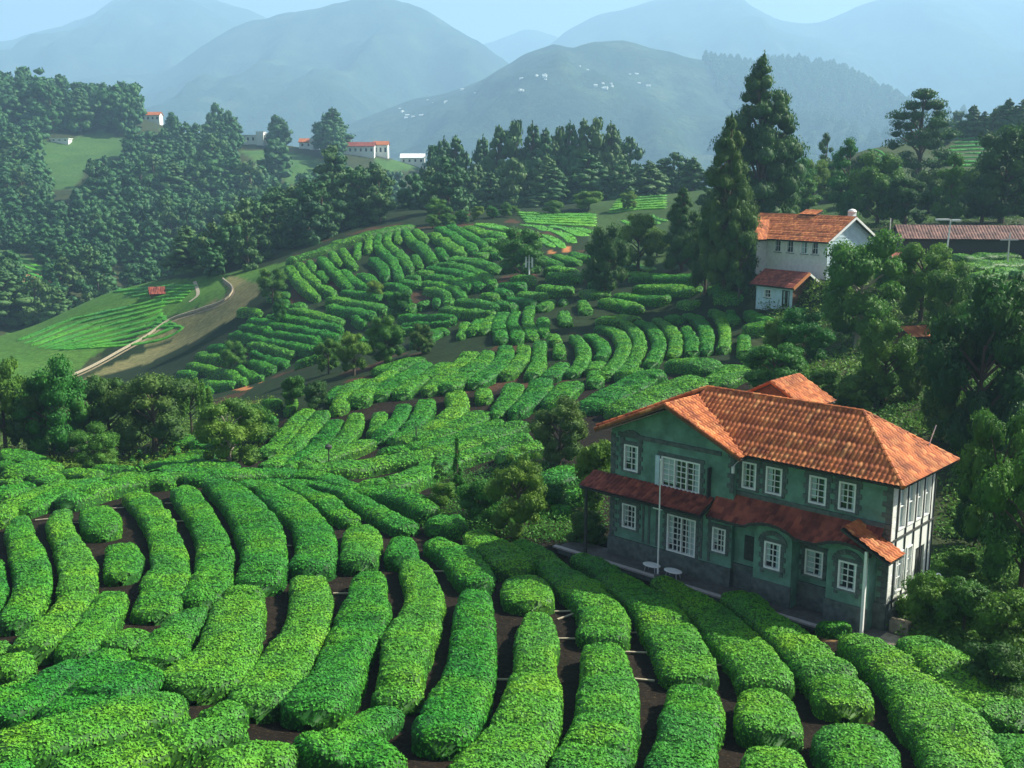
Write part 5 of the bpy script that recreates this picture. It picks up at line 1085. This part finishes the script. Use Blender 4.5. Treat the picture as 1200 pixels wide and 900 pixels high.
# conifers in the valley behind the ridge, seen above its crest
cl = [(508,172,24),(520,162,24),(534,158,26),(545,178,20),(566,160,22),(585,146,28),(604,143,28),(624,144,28),(640,149,26),(656,150,24),(668,143,28),(684,138,30),(700,139,28),(716,143,28),(722,150,24),(739,161,28),(760,186,26),(776,184,24),(790,178,26),(806,184,22),(560,190,30),(600,185,34),(640,180,36),(690,178,36),(730,186,30),(650,196,36),(575,200,30),(615,198,34),(700,198,36),(745,204,28),(530,200,26),
 (500,214,28),(548,214,30),(590,218,30),(634,216,30),(676,214,30),(718,214,30),(768,206,26)]
r5 = np.random.default_rng(8); P5 = None; FT = []
for k, (px, top, w_) in enumerate(cl):
    d = (340 if top > 176 else 372)+r5.uniform(-12, 12)+(60 if px < 480 else 0); rr = ray(px, top)*d; g = float(tz(rr[0], rr[1])); h = max(9, rr[2]-g); wd = max(w_*1.75*d/F, h*.42)
    FT.append((rr[0], rr[1], g, wd, h, 'farcon' if k % 3 else 'far'))
farmesh = {}
def farobj(kind, var, mat):
    key = (kind, var)
    if key not in farmesh:
        m, tm, V, Fq, t = CR[f'{kind}{var}']; o = npmesh('forest_tree', np.vstack([V, np.array(t.v)]), np.vstack([Fq, np.array([f for f in t.f if len(f) == 4])+len(V)]), [M[mat], M['bark']], smooth=False)
        mi = np.zeros(len(o.polygons), np.int32); mi[len(Fq):] = 1; o.polygons.foreach_set('material_index', mi); farmesh[key] = o
    return farmesh[key]
for k, (x, y, z, w_, h, kind) in enumerate(FT):
    o = bpy.data.objects.new('conifer', farobj(kind, k % 3, 'tree_far')); put(o); o.location = (x, y, z-.5); o.scale = (w_, w_, h*1.02); o.rotation_euler = (0, 0, r5.uniform(0, 6.28))
    tag(o, 'tall hazy dark conifer in the grove behind the ridge skyline', 'conifer', 'conifers in the grove behind the ridge')
# hazy trees right skyline
for k, (px, py, top, w_) in enumerate([(1139,160,122,18),(1124,162,140,14),(1152,160,130,16),(1164,160,127,14),(1180,158,115,22),(1196,158,117,20),(1108,168,148,16),(812,210,170,20),(838,210,178,22)]):
    g, d = hit([px], [py], 0, 300, 420); h = (py-top)*d[0]/F; o = bpy.data.objects.new('conifer', farobj('farcon', k % 3, 'tree_far')); put(o); o.location = tuple(g[0]); s = w_*1.5*d[0]/F; o.scale = (s, s, h); o.rotation_euler = (0, 0, k)
    tag(o, ('hazy pointed conifer on the upper right skyline' if px > 1000 else 'hazy conifer beside the tall pines at the ridge end'), 'conifer', 'hazy conifers on the upper right skyline' if px > 1000 else 'hazy conifers at the ridge end')
# forest over the left valley and far hill
def forest():
    r = np.random.default_rng(21); out = []; n = 16000
    d = np.sqrt(r.uniform(255**2, 900**2, n)); a = R(1)*r.uniform(-34, 27, n); X = d*np.sin(a); Y = d*np.cos(a); Z = tz(X, Y); px, py, dd = proj(np.stack([X, Y, Z], -1))
    ok = np.ones(n, bool)
    for q in FIELD_FAR: ok &= ~inpoly(px, py, q)
    ok &= ~(inpoly(px, py, FIELD_L) & (dd < 330))
    ok &= ~(inpoly(px, py, [(300,330),(330,300),(430,266),(500,256),(560,240),(800,225),(900,240),(900,330),(300,460),(200,470)]) & (dd < 325))
    ok &= ~((dd < 262) & (px > 300)); ok &= ~((dd < 330) & (px > 560)); ok &= ~((px > 760) & (dd < 420)); ok &= ~((dd < 330) & (py > 330)); ok &= ~((px > 540) & (dd < 400)&(py<262))
    ok &= ~((px > 830) & (px < 1300) & (dd < 460))
    for vx, vy in ((178,134),(299,168),(363,174),(421,181),(447,183),(484,187),(72,166)): ok &= ~((np.abs(px-vx) < 21) & (py > vy-4) & (py < vy+46) & (dd > 470))
    idx = np.where(ok)[0]; cell = {}; 
    for i in idx:
        s = 9. if d[i] < 520 else 11.; c = (int(X[i]//s), int(Y[i]//s), int(d[i] < 520))
        if c in cell: continue
        cell[c] = 1; nn = vnoise(np.array([[X[i], Y[i], 0]]), .02, 4)[0]
        if vnoise(np.array([[X[i], Y[i], 5.]]), .012, 6)[0] > .8: continue
        h = r.uniform(11, 18)*(1+.35*nn)*(1.35 if d[i] > 560 else 1.); tpy = py[i]-h*F/dd[i]
        if any(abs(px[i]-vx) < 24 and py[i] > vy-3 and tpy < vy+6 for vx, vy in ((178,134),(299,168),(363,174),(421,181),(447,183),(484,187),(72,166))): continue
        if any(inpoly(np.array([px[i]]), np.array([tpy+7]), q)[0] for q in FIELD_FAR[1:4]): continue
        out.append((X[i], Y[i], float(Z[i]), h*r.uniform(.66, .95), h, px[i], py[i], dd[i]))
    return out
FO = forest(); print('forest', len(FO)); FO.sort(key=lambda q: q[7]/q[4]); r6 = np.random.default_rng(2)
vis = [q for q in FO if -20 < q[5] < 1220 and -20 < q[6] < 900]; rest = [q for q in FO if not (-20 < q[5] < 1220)]
names_left = 300-len(FT)-9
for k, q in enumerate(vis[:names_left]):
    kind = 'far' if r6.random() < .88 else 'farcon'; o = bpy.data.objects.new('forest_tree', farobj(kind, int(r6.integers(0, 5 if kind == 'far' else 3)), 'tree_far')); put(o); o.location = (q[0], q[1], q[2]-.3); o.scale = (q[3], q[3], q[4]); o.rotation_euler = (0, 0, r6.uniform(0, 6.28))
    tag(o, 'blue green tree in the nearer part of the wooded left valley', 'tree', 'trees of the wooded left valley')
Vs, Fs, off = [], [], 0; lowp = [crown('gum', 500+s, 170, .17, .85)[:2] for s in range(4)]+[crown('broad', 510+s, 260, .13, .85)[:2] for s in range(2)]
for q in vis[names_left:]+rest:
    V, f = lowp[int(r6.integers(0, 6))]; a = r6.uniform(0, 6.28); c, s = math.cos(a), math.sin(a); v = V*np.array([q[3], q[3], q[4]]); v = np.stack([v[:, 0]*c-v[:, 1]*s, v[:, 0]*s+v[:, 1]*c, v[:, 2]-.4], -1)+np.array(q[:3]); Vs.append(v); Fs.append(f+off); off += len(v)
o = bpy.data.objects.new('distant_forest', npmesh('distant_forest', np.vstack(Vs), np.vstack(Fs), [M['tree_far']], smooth=False)); put(o); tag(o, 'dense blue green forest covering the far left hill and valley', 'forest', None, 'stuff')
# tree line on the nearest mountain
V_, t_ = MZ[0]; Vs, Fs, off = [], [], 0; lp = [crown('conifer', 520+s, 60, .2, .9)[:2] for s in range(3)]; nr_ = int(V_.shape[0]*.75); r7 = np.random.default_rng(4); K = 1500
for k in range(K):
    i = nr_-1-int(abs(r7.normal(0, 12))) if k % 2 else r7.integers(10, nr_); i = max(5, min(nr_-1, i)); x = r7.uniform(190, 226); j = int(x); fr_ = x-j; p = V_[i, j]*(1-fr_)+V_[i, min(j+1, V_.shape[1]-1)]*fr_
    v, f = lp[k % 3]; h = r7.uniform(11, 20); w_ = h*.7; Vs.append(v*np.array([w_, w_, h])*1.6+p-(0, 0, 1)); Fs.append(f+off); off += len(v)
o = bpy.data.objects.new('mountain_forest', npmesh('mountain_forest', np.vstack(Vs), np.vstack(Fs), [M['tree_far']], smooth=False)); put(o); tag(o, 'scattered trees covering the nearest blue mountain', 'forest', None, 'stuff')
for k, (px, py, top, w_, mt) in enumerate([(905,236,190,40,'tree_a'),(930,232,196,38,'tree_b'),(952,240,186,42,'tree_c'),(975,236,192,44,'tree_a'),(1000,228,184,40,'tree_b'),(1016,240,198,40,'tree_c'),(1042,236,192,38,'tree_a'),(1088,250,200,46,'tree_b'),(1130,245,196,44,'tree_a'),(945,262,212,44,'tree_c'),(915,268,218,40,'tree_a'),(1045,262,216,44,'tree_a'),(1190,250,168,60,'tree_b'),(866,262,200,40,'tree_a'),(832,262,218,36,'tree_b')]):
    tree(px, py, top, w_, ['gum', 'broad', 'round'][k % 3], 'leafy tree in the dense grove between the white house and the skyline', mt, (175, 270), None, group='grove between the white house and the skyline')
for px, py, a_ in [(657,717,5),(663,723,40),(667,749,0),(741,742,0),(744,765,-5),(752,797,-12),(513,670,5),(214,611,8),(135,596,15),(203,590,5),(403,696,0),(52,609,20),(843,780,0),(432,766,-5),(585,797,0),(968,741,10),(1023,800,30),(88,613,0),(331,640,0)]:
    g, d = hit([px], [py], .05, 25, 95); o = MB(); o.box(-.55, .55, -.05, .05, 0, .05); o = o.build('wooden_plank', M['steps']); o.location = tuple(g[0]+[0, 0, .06]); o.rotation_euler = (0, 0, R(a_))
    tag(o, 'pale thin plank lying across a dark gap between near tea hedges', 'plank', 'pale planks in the gaps between the near hedges')
# undergrowth: leafy ground cover in the lower right garden and under the trees
def cover(name, poly, n, dr, size, mat, lab, seed):
    r = np.random.default_rng(seed); p = np.array(poly); x = r.uniform(p[:, 0].min(), p[:, 0].max(), n*3); y = r.uniform(p[:, 1].min(), p[:, 1].max(), n*3); k = inpoly(x, y, poly); x, y = x[k][:n], y[k][:n]
    g, d = hit(x, y, 0, *dr); nrm = np.tile([0, 0, 1.], (len(g), 1)); rep = 14; P_ = np.repeat(g, rep, 0)+r.normal(0, 1, (len(g)*rep, 3))*[.5, .5, .22]; P_[:, 2] += .22; v, f = leaves(P_, np.repeat(nrm, rep, 0), size, seed, 1.4, .45, 0)
    o = bpy.data.objects.new(name, npmesh(name, v, f, [M[mat]], smooth=False)); put(o); tag(o, lab, 'ground cover', None, 'stuff')
cover('ground_cover', [(1040,700),(1100,650),(1210,640),(1210,850),(1150,800),(1060,740)], 2600, (40, 80), .22, 'tree_c', 'leafy ground cover in the garden right of the green house', 31)
cover('ground_cover', [(880,480),(900,370),(1210,380),(1210,640),(1110,640),(1120,520)], 2600, (70, 150), .35, 'tree_a', 'leafy undergrowth behind the green house', 32)
cover('ground_cover', [(500,620),(520,560),(640,540),(710,560),(700,640),(600,636)], 1500, (60, 95), .2, 'tree_c', 'leafy undergrowth left of the green house', 33)
cover('ground_cover', [(0,540),(0,480),(240,470),(330,470),(300,540),(100,556)], 1800, (92, 170), .3, 'tree_a', 'leafy undergrowth on the floor of the hollow', 34)
cover('ground_cover', [(870,330),(900,260),(1210,240),(1210,330),(1100,380),(900,380)], 1800, (115, 260), .4, 'tree_a', 'leafy undergrowth in the gardens of the white house', 35)
# ------------------------------------------------------------------ camera, sun, sky, haze
cam = bpy.data.cameras.new('camera'); co = bpy.data.objects.new('camera', cam); put(co); co.location = (0, 0, 0); co.rotation_euler = (math.pi/2-P, 0, 0)
cam.sensor_width = 36; cam.lens = 36*F/1200; cam.clip_end = 40000; cam.clip_start = .5; sc.camera = co
SUN_EL, SUN_AZ = R(40), R(73)       # azimuth clockwise from +Y (view direction): sun on the right, slightly behind the hills
sd = Vector((math.cos(SUN_EL)*math.sin(SUN_AZ), math.cos(SUN_EL)*math.cos(SUN_AZ), math.sin(SUN_EL)))
sl = bpy.data.lights.new('sun', 'SUN'); sl.energy = 5.0; sl.angle = R(.5); sl.color = (1, .95, .80); so = bpy.data.objects.new('sun', sl); put(so); so.rotation_euler = sd.to_track_quat('Z', 'Y').to_euler(); so.location = (80, 20, 80)
w = bpy.data.worlds.new('World'); sc.world = w; w.use_nodes = True; nt = w.node_tree; bg = nt.nodes['Background']
sky = nt.nodes.new('ShaderNodeTexSky'); sky.sky_type = 'NISHITA'; sky.sun_disc = False; sky.sun_elevation = SUN_EL; sky.sun_rotation = SUN_AZ; sky.air_density = 1.; sky.dust_density = 5.; sky.ozone_density = 2.; sky.altitude = 1200
hs = nt.nodes.new('ShaderNodeHueSaturation'); hs.inputs['Saturation'].default_value = .62; nt.links.new(sky.outputs[0], hs.inputs['Color']); nt.links.new(hs.outputs[0], bg.inputs[0]); bg.inputs[1].default_value = .048
HAZE = True
if HAZE:
    b = MB(); b.box(-14000, 14000, -60, 11500, -125, 1270)
    m = bpy.data.materials.new('haze_air'); m.use_nodes = True; nt = m.node_tree; nt.nodes.remove(nt.nodes['Principled BSDF'])
    pv = nt.nodes.new('ShaderNodeVolumePrincipled'); pv.inputs['Density'].default_value = .00025; pv.inputs['Color'].default_value = (.42, .68, .96, 1); pv.inputs['Anisotropy'].default_value = .1
    nt.links.new(pv.outputs[0], nt.nodes['Material Output'].inputs['Volume'])
    o = b.build('haze', m); tag(o, kind='stuff')
sc.render.engine = 'CYCLES'
sc.cycles.volume_bounces = 1; sc.cycles.max_bounces = 5; sc.cycles.transparent_max_bounces = 4; sc.cycles.transmission_bounces = 2; sc.cycles.diffuse_bounces = 2
sc.view_settings.view_transform = 'Standard'; sc.view_settings.look = 'None'; sc.view_settings.gamma = 1; sc.view_settings.exposure = 1.5
